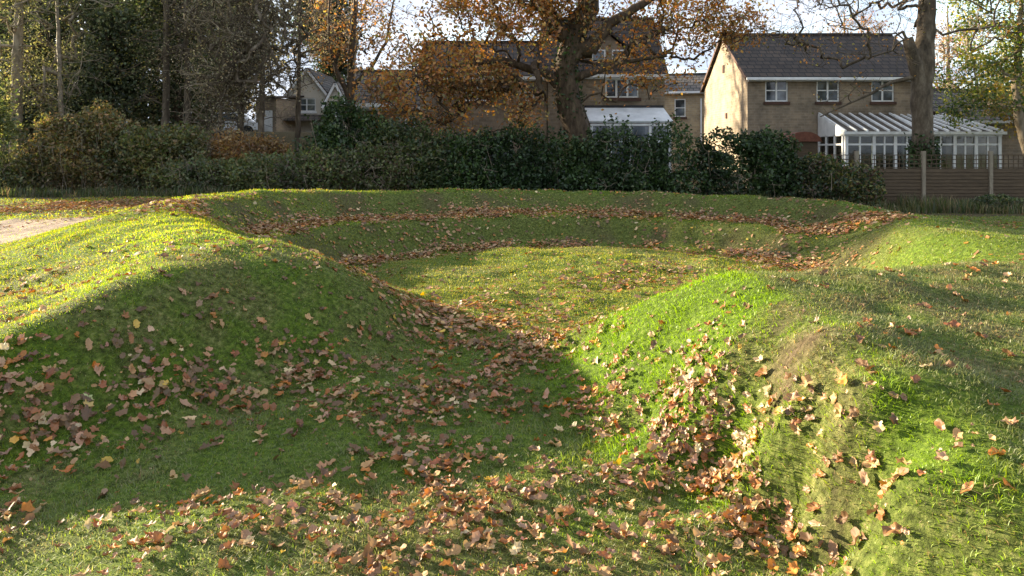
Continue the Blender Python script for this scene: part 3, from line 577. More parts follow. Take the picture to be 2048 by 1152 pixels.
def tree(name, label, cat, base, trunk, blobs, n_t, twig, leaves=None, seed=1, bark='bark', tip=.006, group=None, ivy=None, sag=.05, zpen=1.2, extra_limbs=(), clear=None, stopcap=None):
    """trunk: [(x,y,z,r)] relative to base; blobs relative; leaves: dict(n,size,cols,w,mat)"""
    rs = np.random.RandomState(seed); root = empty(name, base)
    sk = Skel(rs); 
    def dens(ch):
        out = []
        for a, b in zip(ch, ch[1:]):
            a, b = np.array(a), np.array(b); k = max(1, int(np.linalg.norm(b[:3] - a[:3]) / .3))
            for i in range(k):
                q = a + (b - a) * i / k; q = q.copy(); q[:3] += rs.normal(0, .012, 3); q[3] *= 1 + rs.normal(0, .02); out.append(q)
        out.append(np.array(ch[-1])); return out
    tr = dens(trunk); sk.chain(-1, [q[:3] for q in tr], [q[3] for q in tr])
    for lim in extra_limbs:
        dl = dens(lim); A = np.array(sk.p); j = int(np.argmin(np.linalg.norm(A - dl[0][:3], axis=1)))
        sk.chain(j, [q[:3] for q in dl[1:]], [q[3] for q in dl[1:]])
    lo = int(len(tr) * (clear or .25))
    T = blob_points(n_t, blobs, rs, .25, .2, seed, 0.0)
    T = T[np.argsort(np.linalg.norm(T - tr[len(tr) // 2][:3], axis=1))]
    tips = []
    for t in T:
        j = sk.reach(t, sag=sag, zpen=zpen, lo=lo); tips.append(j); sk.twigs(j, twig[0], twig[1], twig[2] if len(twig) > 2 else 0)
    link('trunk', sk.mesh('trunk', M[bark], tip), root)
    if leaves:
        A = np.array(sk.p[len(tr):]); 
        A = A[A[:, 2] > min(b[2] - b[5] for b in blobs) - .3]
        C = A[rs.randint(0, len(A), leaves['n'])] + rs.normal(0, leaves.get('spread', .18), (leaves['n'], 3))
        C = C[vnoise(C[:, 0] + C[:, 1], C[:, 2] - C[:, 1], .8, seed + 3) > leaves.get('gap', -.6)]
        if 'ymax' in leaves: C = C[C[:, 1] < leaves['ymax']]
        link('crown', quad_leaves(C, leaves['size'], leaves['cols'], leaves['w'], M[leaves.get('mat', 'foliage')], rs, 'crown', flat=.3), root)
    if ivy:
        C = []
        for (x, y, z, r) in [tr[rs.randint(int(ivy[1] * len(tr)), max(int(ivy[1] * len(tr)) + 1, int(ivy[2] * len(tr))))] for _ in range(ivy[0])]:
            a = rs.uniform(0, 6.28); rr = r + abs(rs.normal(.02, ivy[3])); C.append((x + math.cos(a) * rr, y + math.sin(a) * rr, z + rs.normal(0, .2)))
        link('ivy', quad_leaves(np.array(C), .055, [(.03, .06, .012), (.05, .09, .02), (.02, .035, .01)], [3, 2, 2], M['evergreen'], rs, 'ivy'), root)
    tag(root, label, cat, group); return root

def shrub(name, label, cat, base, blobs, n, size, cols, w, seed, mat='foliage', stems=40, shell=.5, rough=.3, clump=.35, group=None, aspect=.55, twigs=4, tl=.35):
    rs = np.random.RandomState(seed); root = empty(name, base)
    sk = Skel(rs); sk.chain(-1, [(0, 0, -.1), (0, 0, .1)], [.03, .03])
    T = blob_points(stems, blobs, rs, .7, rough, seed, 0)
    for t in T:
        g = np.array([t[0] * .8, t[1] * .6, 0]); 
        j = sk.chain(0, [g, g + (t - g) * .35 + rs.normal(0, .08, 3), g + (t - g) * .7 + rs.normal(0, .08, 3), t]); sk.twigs(j, twigs, tl)
    link('stem', sk.mesh('stem', M['twig'], .005), root)
    C = blob_points(n, blobs, rs, shell, rough, seed, clump)
    link('foliage', quad_leaves(C, size, cols, w, M[mat], rs, 'foliage', aspect=aspect), root)
    tag(root, label, cat, group); return root

# ------------------------------------------------------------------ trees and shrubs
AUT = [(.46, .22, .07), (.36, .155, .05), (.50, .28, .08), (.28, .13, .045), (.32, .26, .08), (.18, .15, .05)]
def at(x, y): return (x, y, gz(x, y) - .05)
# the big oak behind the hedge
tree('oak_tree', 'large oak with orange autumn crown and thick leaning trunk in front of the middle house', 'tree', at(2.1, 22.8),
     [(.38, 0, -.2, .7), (.28, 0, .5, .56), (.15, 0, 1.2, .47), (-.03, 0, 2.0, .41), (-.36, 0, 3.1, .38), (-.45, 0, 4.0, .33), (-.2, 0, 5.0, .33), (.25, 0, 5.9, .34), (.3, .1, 7.4, .28), (.2, 0, 9, .12)],
     [(-3.9, -.2, 4.3, 2.6, 1.9, 1.6), (-4.3, -.5, 3.4, 2.4, 1.4, 1.3), (-5.2, 0, 3.3, 1.9, 1.6, 1.3), (-2.6, -.3, 2.9, 1.9, 1.5, 1.3), (0, -.2, 6.8, 5.2, 2.4, 2.0), (-2.9, 0, 5.6, 3.0, 2.0, 1.5), (1.9, -.2, 4.6, 2.4, 1.8, 1.3), (3.6, 0, 5.2, 2.2, 1.8, 1.2), (-3.4, -.4, 2.3, 1.0, .8, .7)],
     420, (5, .55, .05), dict(n=40000, size=.06, cols=AUT, w=[4, 3.4, 2.6, 2.4, 2.2, 1.6], spread=.2, gap=-.12, ymax=2.9), seed=5, clear=.3, zpen=.7, sag=.04,
     ivy=(700, .3, .62, .06), extra_limbs=[[(-.4, 0, 3.3, .2), (-1.0, .1, 3.9, .15), (-2.4, 0, 4.3, .10), (-3.8, -.1, 4.1, .06), (-5.2, 0, 3.7, .03)], [(.1, 0, 4.4, .3), (.9, 0, 5.4, .16), (2.2, 0, 6.2, .11), (3.6, 0, 6.6, .06)], [(.1, 0, 4.2, .28), (-.7, 0, 5.4, .22), (-1.6, 0, 6.9, .16), (-2.4, 0, 8.5, .08)], [(-.3, -.1, 3.7, .14), (1.3, -.3, 4.2, .08), (2.6, -.3, 4.4, .05)]])
# bare trunk with stub in front of the right house
tree('bare_tree', 'tall bare tree with sawn stub and pale lit bark beside the conservatory', 'tree', at(13.15, 23.6),
     [(.12, 0, -.2, .5), (.08, 0, .4, .39), (.0, 0, 1.2, .33), (-.03, 0, 2.4, .29), (-.06, 0, 3.2, .30), (-.0, 0, 4.2, .30), (.05, 0, 5.2, .27), (.1, 0, 6.4, .24), (.2, 0, 8.5, .2), (.2, 0, 11, .08)],
     [(-2.5, 0, 5.0, 2.1, 1.2, .8), (-4.6, 0, 5.5, 2.2, 1.4, .8), (-1.5, 0, 7.0, 2.6, 1.6, 1.6), (2.3, 0, 6.6, 2.2, 1.6, 1.6), (-2.6, 0, 3.6, 1.4, .8, .6), (-4.0, 0, 6.8, 2.4, 1.4, .9)],
     150, (5, .8, .03), dict(n=1500, size=.045, cols=AUT, w=[2, 2, 2, 3, 3, 2], spread=.2), seed=8, clear=.36, zpen=.5, sag=-.03, bark='ash_bark', tip=.0055,
     ivy=(2400, 0, .2, .09), extra_limbs=[[(-.05, 0, 4.0, .24), (-.3, -.05, 4.5, .2), (-.5, -.08, 5.0, .17), (-.55, -.08, 5.25, .15)], [(-.5, -.08, 5.1, .06), (-.75, -.1, 5.5, .04), (-.95, -.1, 5.35, .03), (-1.05, -.1, 4.9, .03), (-1.7, 0, 4.7, .03)], [(-.1, 0, 4.1, .09), (-1.0, 0, 3.9, .06), (-2.0, 0, 3.4, .04), (-3.3, 0, 2.8, .02)]])
# leafy tree on the right edge
tree('leafy_tree', 'green and yellow leaved tree with pale leaning trunk at the right edge', 'tree', at(17.6, 25.2),
     [(.6, 0, -.2, .22), (.35, 0, .8, .2), (0, 0, 1.8, .18), (-.3, 0, 2.8, .15), (-.4, 0, 4.2, .12), (-.3, 0, 6, .09), (-.2, 0, 8, .05)],
     [(-1.2, -.2, 4.0, 1.9, 1.5, 1.3), (.6, 0, 5.3, 2.6, 1.7, 1.7), (-2.0, 0, 2.9, 1.0, .9, .7), (.8, -.3, 3.2, 1.8, 1.3, 1.1), (-.6, 0, 7.2, 2.4, 1.8, 1.2), (3, 0, 5.5, 2, 1.5, 2)],
     170, (5, .5, .04), dict(n=26000, size=.058, cols=[(.10, .15, .03), (.17, .2, .035), (.3, .28, .05), (.06, .10, .02), (.42, .33, .06)], w=[4, 3, 2, 3, 1.4], spread=.22, gap=-.3), seed=12, clear=.3, zpen=.6, bark='pale_bark')
# pinkish birches beyond the roofs
for i, (x, y, h, lab) in enumerate([(17.5, 46, 9.5, 'sparse pinkish autumn tree showing above the right roof ridge'), (26.5, 45, 11, 'sparse pinkish autumn tree behind the leafy tree at the right edge'), (-9.3, 43, 13, 'tall thin tree with pinkish twigs behind the ivy clad tree'), (22.0, 49, 11.5, 'pale pinkish tree seen just right of the sawn ash trunk')]):
    tree('autumn_tree', lab, 'tree', (x, y, gz(x, y)), [(0, 0, -.2, .2), (.1, 0, h * .4, .15), (0, 0, h * .95, .04)],
         [(0, 0, h * .62, 2.7, 2.2, h * .28), (1.2, 0, h * .8, 2.2, 1.8, h * .16), (-1.5, 0, h * .5, 1.9, 1.6, h * .18)], 110, (5, .9, .06),
         dict(n=5200, size=.07, cols=[(.42, .25, .12), (.34, .16, .08), (.46, .32, .1), (.24, .16, .08)], w=[3, 3, 2, 2], spread=.28, gap=-.2), seed=30 + i, bark='twig', tip=.01, group=None)
# thin tree with sky behind, between the conifer and the oak
tree('forked_tree', 'slim forked tree with dark limbs between the ivy clad tree and the oak', 'tree', at(-6.15, 28.5),
     [(0, 0, -.2, .2), (.05, 0, 2, .17), (-.1, 0, 3.2, .15), (-.05, 0, 5, .12), (.15, 0, 7, .09), (.2, 0, 9.5, .04)],
     [(0, 0, 6.2, 1.5, 1.2, 1.8), (1.3, 0, 5.2, 1.0, 1.0, 1.2), (-.9, 0, 4.6, .7, .7, .9), (.8, 0, 8, 1.6, 1.2, 1.4)], 80, (4, .6, .03),
     dict(n=2200, size=.055, cols=AUT, w=[3, 3, 2, 2, 2, 1], spread=.22), seed=44, bark='bark', zpen=.6,
     extra_limbs=[[(-.1, 0, 3.3, .11), (-.6, 0, 4.2, .09), (-.9, 0, 5.4, .06), (-.9, 0, 7.4, .03)], [(-.05, 0, 3.6, .1), (.7, 0, 4.4, .07), (1.3, 0, 5.4, .05), (1.6, 0, 7, .03)]])
# ivy clad dark column
DK = [(.03, .05, .014), (.045, .075, .02), (.02, .032, .01), (.07, .10, .03)]
tree('ivy_clad_tree', 'tall dark tree wrapped in ivy left of the sky gap', 'tree', (-12.9, 54, 2.3),
     [(0, 0, -.2, .5), (0, 0, 4, .45), (.1, 0, 9, .4), (.1, 0, 19, .1)], [(-.1, 0, 4.6, 1.7, 1.5, 2.0), (.05, 0, 8, 1.8, 1.5, 2.6), (0, 0, 12, 1.6, 1.5, 2.6), (0, 0, 16, 1.5, 1.4, 2.2), (-1.6, 0, 9, 1.7, 1.3, 2.4)],
     110, (4, .4), dict(n=30000, size=.11, cols=DK, w=[3, 3, 3, 1], spread=.34, gap=-.9, mat='evergreen'), seed=50, zpen=.6)
tree('yellow_tree', 'golden yellow tree low behind the leafy green tree at the right edge', 'tree', at(20.6, 28.5),
     [(0, 0, -.2, .2), (0, 0, 2, .15), (.1, 0, 5, .06)], [(-.6, 0, 3.9, 2.0, 1.5, 1.5), (1.0, 0, 4.6, 2.2, 1.5, 1.7)], 120, (4, .5),
     dict(n=13000, size=.07, cols=[(.5, .36, .08), (.42, .26, .06), (.3, .28, .06)], w=[3, 2, 2], spread=.25, gap=-.4), seed=58, bark='twig')
# woodland edge on the left
BR = [(.32, .26, .15), (.40, .34, .19), (.24, .21, .11), (.42, .32, .18)]  # leaf browns lifted paler, haze painted into the colour
def thin_tree(x, y, h, r, lab, seed, leanx=0, n=60, leaves=2500, cols=BR, w=(3, 2, 3, 1), bark='ash_bark', spreadr=1.3, low=.35):
    tree('thin_tree', lab, 'tree', at(x, y), [(0, 0, -.2, r * 1.25), (leanx * .3, 0, h * .3, r), (leanx * .6, 0, h * .6, r * .75), (leanx, 0, h, r * .25)],
         [(leanx * .5, 0, h * .55, spreadr, 1.2, h * .22), (leanx, 0, h * .8, spreadr * 1.3, 1.3, h * .2), (-spreadr * .5, 0, h * low, spreadr * .7, .9, h * .12)], n, (5, .75, .02),
         dict(n=leaves, size=.036, cols=cols, w=list(w), spread=.26, gap=-.3), seed=seed, bark=bark, zpen=.5, sag=-.02, tip=.0075, clear=.2)
thin_tree(-16.4, 24.4, 10, .17, 'thick pale barked tree at the far left edge', 61, .2, 60, 7000, cols=[(.2, .19, .07), (.13, .13, .05), (.28, .26, .1)], w=(3, 3, 1), bark='pale_bark')
thin_tree(-14.9, 24.6, 8, .09, 'slim pale tree beside the thick left edge trunk', 62, -.3, 50, 5500, cols=[(.2, .19, .07), (.13, .13, .05), (.28, .26, .1)], w=(3, 3, 1), bark='twig')
thin_tree(-12.3, 26.2, 12, .12, 'straight tall trunk with yellow leaves, left of a matching trunk', 63, .1, 80, 6500, cols=[(.3, .26, .05), (.16, .15, .04), (.12, .10, .04)], w=(2, 3, 3))
thin_tree(-11.55, 26.4, 12, .10, 'straight tall trunk with brown twigs, right of a matching trunk', 64, -.15, 80, 4000)
thin_tree(-10.1, 25.2, 7.5, .07, 'slender multi-twigged sapling with pale stem left of the grey brown tree', 65, .5, 75, 3000, bark='pale_bark')
thin_tree(-8.5, 24.8, 8.2, .10, 'grey brown bare tree with spreading crown in front of the far left house', 66, .3, 150, 5200, spreadr=1.7, low=.45)
thin_tree(-8.95, 25.0, 7.6, .09, 'second stem leaning left beside the grey brown bare tree', 67, -.7, 110, 3600, spreadr=1.4)
thin_tree(-9.6, 26, 9.5, .1, 'tall twiggy tree behind the slender sapling', 68, .3, 110, 5200)
thin_tree(-8.0, 27.5, 10.5, .09, 'tall twiggy tree in front of the ivy clad tree', 69, .2, 90, 5200)
# evergreen mass upper left
for i, (x, y, h, rr, lab) in enumerate([(-15.4, 28.2, 8.6, 2.0, 'dark evergreen tree behind the far left trunks'), (-12.9, 28.6, 9.5, 2.1, 'taller dark evergreen tree behind the paired straight trunks'), (-18.3, 28.5, 9, 1.9, 'dark evergreen tree rising at the very left edge')]):
    tree('evergreen_tree', lab, 'tree', at(x, y), [(0, 0, -.2, .22), (0, 0, h * .5, .16), (.1, 0, h * .95, .05)],
         [(0, 0, h * .45, rr, 1.4, h * .2), (.3, 0, h * .75, rr * 1.1, 1.5, h * .2), (-.5, 0, h * .27, rr * .9, 1.3, h * .14)], 120, (4, .5),
         dict(n=17000, size=.075, cols=[(.07, .09, .035), (.11, .13, .05), (.045, .06, .025), (.2, .21, .10)], w=[3, 3, 3, 1], spread=.3, gap=-.5, mat='evergreen'), seed=80 + i)  # greens lifted paler to stand in for haze
# far wood: one mass
rs = np.random.RandomState(90)
bl = [(x, 40 + rs.uniform(0, 7), 2 + rs.uniform(3.5, 10.0), rs.uniform(2.2, 3.4), 2, rs.uniform(3.4, 5)) for x in np.arange(-42, -14.5, 1.5)]
C = blob_points(95000, bl, rs, .3, .4, 7, .5)
C = np.concatenate([C, blob_points(26000, [(x, 36 + rs.uniform(0, 3), 3.0, 1.8, 1.2, 2.6) for x in np.arange(-34, -15, 1.6)], rs, .3, .4, 8, .3)])
w_me = quad_leaves(C, .15, [(.16, .13, .065), (.10, .10, .04), (.22, .17, .08), (.07, .075, .03)], [3, 3, 2, 2], M['foliage'], rs, 'woodland')
tag(link('woodland', w_me), 'far brown and olive wood beyond the left trees', 'wood', kind='stuff')

# shrubs of the boundary, left to right
LAU = [(.025, .05, .012), (.04, .075, .018), (.015, .03, .008), (.06, .10, .025), (.10, .12, .04)]
OLI = [(.20, .17, .05), (.13, .13, .035), (.24, .17, .07), (.08, .09, .03), (.3, .19, .08)]
GRN = [(.11, .14, .04), (.15, .18, .05), (.08, .10, .03), (.19, .17, .07)]
def bush(x, y, lab, cat, blobs, n, size, cols, w, seed, mat='foliage', nm='bush', **k): shrub(nm, lab, cat, at(x, y), blobs, n, size, cols, w, seed, mat, **k)
bush(-15.9, 22.8, 'pale green and straw coloured bush at the far left edge', 'bush', [(0, 0, 1.2, 1.3, .8, 1.5), (-.5, 0, 2.6, .9, .6, 1.1), (.5, 0, .6, 1.1, .9, .7)], 9000, .06, [(.16, .17, .05), (.09, .11, .03), (.26, .24, .1), (.05, .07, .02)], [3, 3, 2, 2], 101)
bush(-13.4, 22.9, 'olive brown bramble bush with orange sprigs on top, second from the left edge', 'bush', [(0, 0, 1.1, 1.6, .9, 1.2), (.6, 0, 2.0, 1.0, .6, .7), (-.8, 0, 1.8, .8, .6, .6)], 15000, .055, OLI, [3, 3, 3, 2, 2], 102, nm='bramble_bush')
bush(-10.9, 22.8, 'greenish bramble mound below the two straight trunks', 'bush', [(0, 0, .9, 1.6, .9, 1.1), (.7, 0, 1.5, .9, .6, .6), (-.9, 0, 1.2, .8, .7, .8)], 14000, .055, OLI[:4] + GRN[:2], [2, 3, 2, 3, 2, 2], 103, nm='bramble_bush')
bush(-8.6, 23.2, 'rust brown bracken clump under the grey brown bare tree', 'bracken', [(0, 0, 1.0, 1.5, .6, .9), (.9, 0, 1.1, .8, .5, .7)], 7000, .06, [(.3, .17, .06), (.2, .11, .04), (.36, .24, .09)], [3, 3, 2], 104, nm='bracken')
bush(-8.2, 21.9, 'low trailing green bramble in front of the rust brown bracken', 'bush', [(-.7, 0, .5, 1.6, .8, .7), (1.1, 0, .55, 1.3, .8, .75)], 13000, .05, GRN + OLI[:1], [3, 2, 3, 2, 1], 105, nm='bramble_bush')
bush(-5.0, 22.4, 'dark pointed laurel bush left of the oak foliage', 'bush', [(0, 0, 1.3, 1.2, .9, 1.4), (-.1, 0, 2.1, .75, .6, .75), (.8, 0, 1.3, .9, .8, 1.1)], 17000, .06, LAU[:4] + GRN[:1], [3, 4, 2, 2, 2], 106, 'evergreen', nm='laurel_bush')
bush(-5.2, 21.3, 'sprawling bramble with grey green leaves at the foot of the pointed laurel', 'bush', [(-.4, 0, .6, 1.5, .7, .75), (1.3, 0, .7, 1.2, .7, .9)], 13000, .05, GRN + [(.11, .07, .04)], [3, 2, 3, 2, 2], 107, nm='bramble_bush')
bush(-2.9, 21.9, 'grey green rounded bush below the hanging oak foliage', 'bush', [(0, 0, 1.1, 1.4, .9, 1.2), (-.7, 0, 1.7, .8, .6, .6), (.9, -.1, .7, 1.1, .8, .8)], 16000, .055, GRN + LAU[:2], [3, 2, 3, 1.4, 2, 2], 108)
hb = [(x, rs.uniform(-.1, .1), .95 + rs.uniform(-.1, .1), .85, .8, 1.1 + rs.uniform(-.15, .32)) for x in np.arange(-3.3, 3.4, .75)] + [(x, -.25, .45, .9, .7, .6) for x in np.arange(-3.3, 3.4, .9)]
bush(1.9, 21.7, 'long dense dark green laurel hedge under the oak trunk', 'hedge', hb, 52000, .055, LAU, [4, 4, 3, 2, .4], 109, 'evergreen', nm='laurel_hedge', stems=90, shell=.6, rough=.3)
bush(6.9, 21.8, 'dark ivy covered bush with olive leaves on top, right of the long hedge', 'bush', [(0, 0, 1.0, 1.7, .9, 1.2), (.6, 0, 1.7, .9, .6, .65), (-.8, 0, 1.8, .7, .5, .55), (1.2, -.2, .7, .9, .7, .8)], 21000, .055, LAU, [3, 4, 3, 2, 1.2], 110, 'evergreen', nm='ivy_bush')
bush(9.5, 21.3, 'loose brown and green bramble in front of the left end of the fence', 'bush', [(-.5, 0, .7, 1.0, .7, .85), (.5, 0, .65, .8, .6, .75), (-.7, 0, 1.2, .6, .5, .5)], 12000, .05, OLI[:2] + LAU[:2] + [(.12, .06, .035)], [2, 3, 3, 3, 2], 111, nm='bramble_bush')
bush(13.9, 21.2, 'low green ivy clump at the foot of the fence post', 'bush', [(0, 0, .2, .8, .4, .3)], 3500, .045, GRN + LAU[:2], [2, 2, 2, 1, 2, 2], 112, nm='ivy_clump', stems=20)
# rough grass and weeds along the boundary
rs = np.random.RandomState(95)
def stalks(n, xr, yr, hr, cols, w, width, name, label):
    x = rs.uniform(*xr, n); y = rs.uniform(*yr, n); k = vnoise(x, y, .5, 97) > -.35; x, y = x[k], y[k]; n = len(x)
    z = ground(x, y) - .01; h = rs.uniform(*hr, n) * (1 + .5 * vnoise(x, y, .8, 98)); a = rs.uniform(0, 6.28, n); le = rs.uniform(.05, .6, n) * h
    wv = width * rs.uniform(.6, 1.3, n); b = a + 1.57
    V = np.zeros((n, 5, 3)); dx, dy = np.cos(a) * le, np.sin(a) * le; wx, wy = np.cos(b) * wv, np.sin(b) * wv
    V[:, 0] = np.stack([x - wx, y - wy, z], 1); V[:, 1] = np.stack([x + wx, y + wy, z], 1)
    V[:, 2] = np.stack([x + dx * .4 + wx * .8, y + dy * .4 + wy * .8, z + h * .6], 1); V[:, 3] = np.stack([x + dx * .4 - wx * .8, y + dy * .4 - wy * .8, z + h * .6], 1)
    V[:, 4] = np.stack([x + dx, y + dy, z + h * .95], 1)
    base = (np.arange(n) * 5)[:, None]; T = np.concatenate([base + np.array([[0, 1, 2]]), base + np.array([[0, 2, 3]]), base + np.array([[3, 2, 4]])])
    c = np.repeat(pick_tints(n, cols, w, rs)[:, None], 5, 1).reshape(-1, 3)
    tag(link(name, np_mesh(name, V.reshape(-1, 3), T, M['grass'], c)), label, 'rough grass', kind='stuff')
stalks(9000, (6.5, 18), (20.4, 21.8), (.12, .45), [(.10, .12, .04), (.2, .16, .08), (.06, .08, .025), (.3, .23, .13)], [4, 2, 3, 1], .011, 'rough_grass', 'tall rough grass and dead stalks along the foot of the fence')
stalks(9000, (-17, 6), (20.3, 21.5), (.1, .3), [(.07, .09, .03), (.15, .12, .06), (.05, .07, .02)], [3, 2, 3], .011, 'hedge_weeds', 'low weeds along the foot of the hedge and brambles')


# ------------------------------------------------------------------ buildings
def facade(mb, x0, x1, z0, z1, y, holes, depth=.1):
    """front wall in the plane y with real openings and reveals; holes (xa, xb, za, zb)"""
    xs_ = sorted({x0, x1, *[h[0] for h in holes], *[h[1] for h in holes]}); zs_ = sorted({z0, z1, *[h[2] for h in holes], *[h[3] for h in holes]})
    for a, b in zip(xs_, xs_[1:]):
        for c, d in zip(zs_, zs_[1:]):
            mx_, mz_ = (a + b) / 2, (c + d) / 2
            if any(h[0] < mx_ < h[1] and h[2] < mz_ < h[3] for h in holes): continue
            mb.quad((a, y, c), (b, y, c), (b, y, d), (a, y, d))
    for a, b, c, d in holes:
        yy = y + depth
        mb.quad((a, y, c), (a, y, d), (a, yy, d), (a, yy, c)); mb.quad((b, y, d), (b, y, c), (b, yy, c), (b, yy, d))
        mb.quad((a, y, d), (b, y, d), (b, yy, d), (a, yy, d)); mb.quad((b, y, c), (a, y, c), (a, yy, c), (b, yy, c))
        mb.quad((a, yy, c), (b, yy, c), (b, yy, d), (a, yy, d))

def window(root, a, b, c, d, y, cols=2, rows=2, sill='sill', depth=.1, bar=.035, fr=.05):
    """frame with mullions set back in its opening; glass and sill are sub-parts"""
    e = .004; yf = y + depth - .06; f = MB(); a += e; b -= e; c += e; d -= e
    f.box(a, a + fr, yf, yf + .05, c, d); f.box(b - fr, b, yf, yf + .05, c, d)
    f.box(a + fr, b - fr, yf, yf + .05, c, c + fr); f.box(a + fr, b - fr, yf, yf + .05, d - fr, d)
    for i in range(1, cols):
        xx = a + (b - a) * i / cols; f.box(xx - bar, xx + bar, yf - .004, yf + .046, c + fr, d - fr)
    for j in range(1, rows):
        zz = c + (d - c) * j / rows
        for i in range(cols):
            xa = a + fr if i == 0 else a + (b - a) * i / cols + bar; xb = b - fr if i == cols - 1 else a + (b - a) * (i + 1) / cols - bar
            f.box(xa, xb, yf + .004, yf + .04, zz - bar * .6, zz + bar * .6)
    w = f.build('window', M['white'], root)
    MB().quad((a + fr, yf + .03, c + fr), (b - fr, yf + .03, c + fr), (b - fr, yf + .03, d - fr), (a + fr, yf + .03, d - fr)).build('pane', M['glass'], w)
    if sill: MB().box(a - .08, b + .08, y - .06, y - .003, c - .13, c - .01).build('sill', M[sill], w)

def house(name, label, cat, loc, w, dp, he, hr, wins, wall='brick', tiles='tiles', rz=0, base=-.6, over=.22, gutter=True, sill='sill', pipe=None):
    root = empty(name, loc, rz); tag(root, label, cat)
    mb = MB(); facade(mb, 0, w, base, he, 0, [q[:4] for q in wins])
    m = dp / 2
    mb.quad((w, 0, base), (w, dp, base), (w, dp, he), (w, m, hr), (w, 0, he)); mb.quad((0, dp, base), (0, 0, base), (0, 0, he), (0, m, hr), (0, dp, he))
    mb.quad((w, dp, base), (0, dp, base), (0, dp, he), (w, dp, he))
    mb.build('wall', M[wall], root)
    for q in wins: window(root, *q[:4], 0, *(q[4:] or (2, 2)), sill=sill)
    k = (hr - he) / m; g = over; t = .12; o_ = .012
    rb = MB()
    rb.slab((-.12, -g, he - k * g + t), (w + .12, -g, he - k * g + t), (w + .12, m, hr + t), (-.12, m, hr + t), t - o_)
    rb.slab((-.12, m + .002, hr + t), (w + .12, m + .002, hr + t), (w + .12, dp + g, he - k * g + t), (-.12, dp + g, he - k * g + t), t - o_)
    r = rb.build('roof', M[tiles], root)
    MB().bar((-.1, m, hr + t + .03), (w + .1, m, hr + t + .03), .16, .09).build('ridge_tiles', M[tiles], r)
    if gutter:
        MB().box(-.12, w + .12, -g - .1, -g - .004, he - k * g - .02, he - k * g + .09).build('gutter', M['white'], root)
        MB().box(0, w, -g, -.003, he - k * g - .06, he - k * g - .035).build('soffit', M['white'], root)
    # barge boards on the gable
    bg_ = MB()
    bg_.bar((-.14, -g, he - k * g + .05), (-.14, m, hr + .05), .03, .14); bg_.bar((-.14, m, hr + .05), (-.14, dp + g, he - k * g + .05), .03, .14)
    bg_.build('barge_board', M['sill'], root)
    if pipe is not None: MB().box(pipe, pipe + .07, -.08, -.01, base, he - .1).build('downpipe', M['plastic_dark'], root)
    return root

# right house: sunlit gable, three windows, dark roof
hr_ = house('brick_house', 'tan brick house with sunlit left gable and three upstairs windows on the right', 'house', (9.87, 31, 0), 7.75, 7, 4.82, 7.0,
      [(.75, 1.7, 3.78, 4.72), (2.9, 3.85, 3.78, 4.72), (5.2, 6.15, 3.78, 4.72), (.7, 1.9, 1.1, 2.3)], pipe=7.5)
MB().box(-.05, -.003, 3.35, 3.6, 5.35, 5.7).build('gable_vent', M['sill'], hr_)
MB().box(-.05, -.003, 2.9, 3.15, 3.2, 3.45).build('wall_vent', M['sill'], hr_)
# middle house
hm = house('brick_house', 'tall brick house behind the oak with gabled dormer and white lean-to', 'house', (1.28, 26.4, 0), 4.17, 5.2, 4.45, 6.75,
      [(2.05, 3.25, 3.62, 4.3, 3, 1)], over=.12)
ls = MB(); 
dr = MB()   # dormer
dr.quad((1.35, .55, 4.75), (3.15, .55, 4.75), (3.15, .55, 5.2), (2.25, .55, 5.95), (1.35, .55, 5.2))
dr.quad((1.35, 2.2, 4.75), (1.35, .55, 4.75), (1.35, .55, 5.2), (1.35, 2.2, 5.2)); dr.quad((3.15, .55, 4.75), (3.15, 2.2, 4.75), (3.15, 2.2, 5.2), (3.15, .55, 5.2))
d_ = dr.build('dormer', M['brick'], hm)
rf = MB(); rf.slab((1.2, .42, 5.12), (2.25, .42, 6.02), (2.25, 2.6, 6.02), (1.2, 2.6, 5.12), -.07); rf.slab((2.252, .42, 6.02), (3.3, .42, 5.12), (3.3, 2.6, 5.12), (2.252, 2.6, 6.02), -.07)
rf.build('dormer_roof', M['tiles'], d_)
for xa in (1.62, 2.36):
    fw = MB(); fw.box(xa, xa + .5, .50, .545, 4.85, 4.9); fw.box(xa, xa + .5, .50, .545, 5.35, 5.4); fw.box(xa, xa + .05, .50, .545, 4.9, 5.35); fw.box(xa + .45, xa + .5, .50, .545, 4.9, 5.35)
    fw_ = fw.build('dormer_window', M['white'], d_); MB().box(xa + .05, xa + .45, .525, .535, 4.9, 5.35).build('dormer_glass', M['glass'], d_)
lt = MB(); lt.slab((1.3, -1.7, 2.72), (4.1, -1.7, 2.72), (4.1, -.14, 3.25), (1.3, -.14, 3.25), .06); lo = lt.build('lean_to_roof', M['whiteroof'], hm)
MB().box(1.3, 4.1, -.13, -.004, 3.2, 3.34).build('flashing', M['plastic_dark'], hm)
lw = MB()
for xa in (1.34, 1.98, 2.64, 3.3, 3.96): lw.box(xa, xa + .09, -1.66, -1.58, -.4, 2.62)
lw.box(1.34, 4.05, -1.67, -1.57, 2.0, 2.08); lw.box(1.34, 4.05, -1.69, -1.55, 2.56, 2.63)
lf = lw.build('lean_to_frame', M['white'], hm)
MB().box(1.36, 4.03, -1.63, -1.61, -.4, 2.55).build('lean_to_glass', M['glass'], lf)
# left wing of the terrace
house('terraced_house', 'lower brick house whose front shows through the orange oak leaves', 'house', (-3.3, 26.5, 0), 4.55, 5.2, 4.35, 5.85,
      [(3.55, 4.1, 3.5, 4.15, 1, 2), (1.6, 2.5, 3.5, 4.15), (2.3, 3.3, 1.2, 2.2)], over=.12)
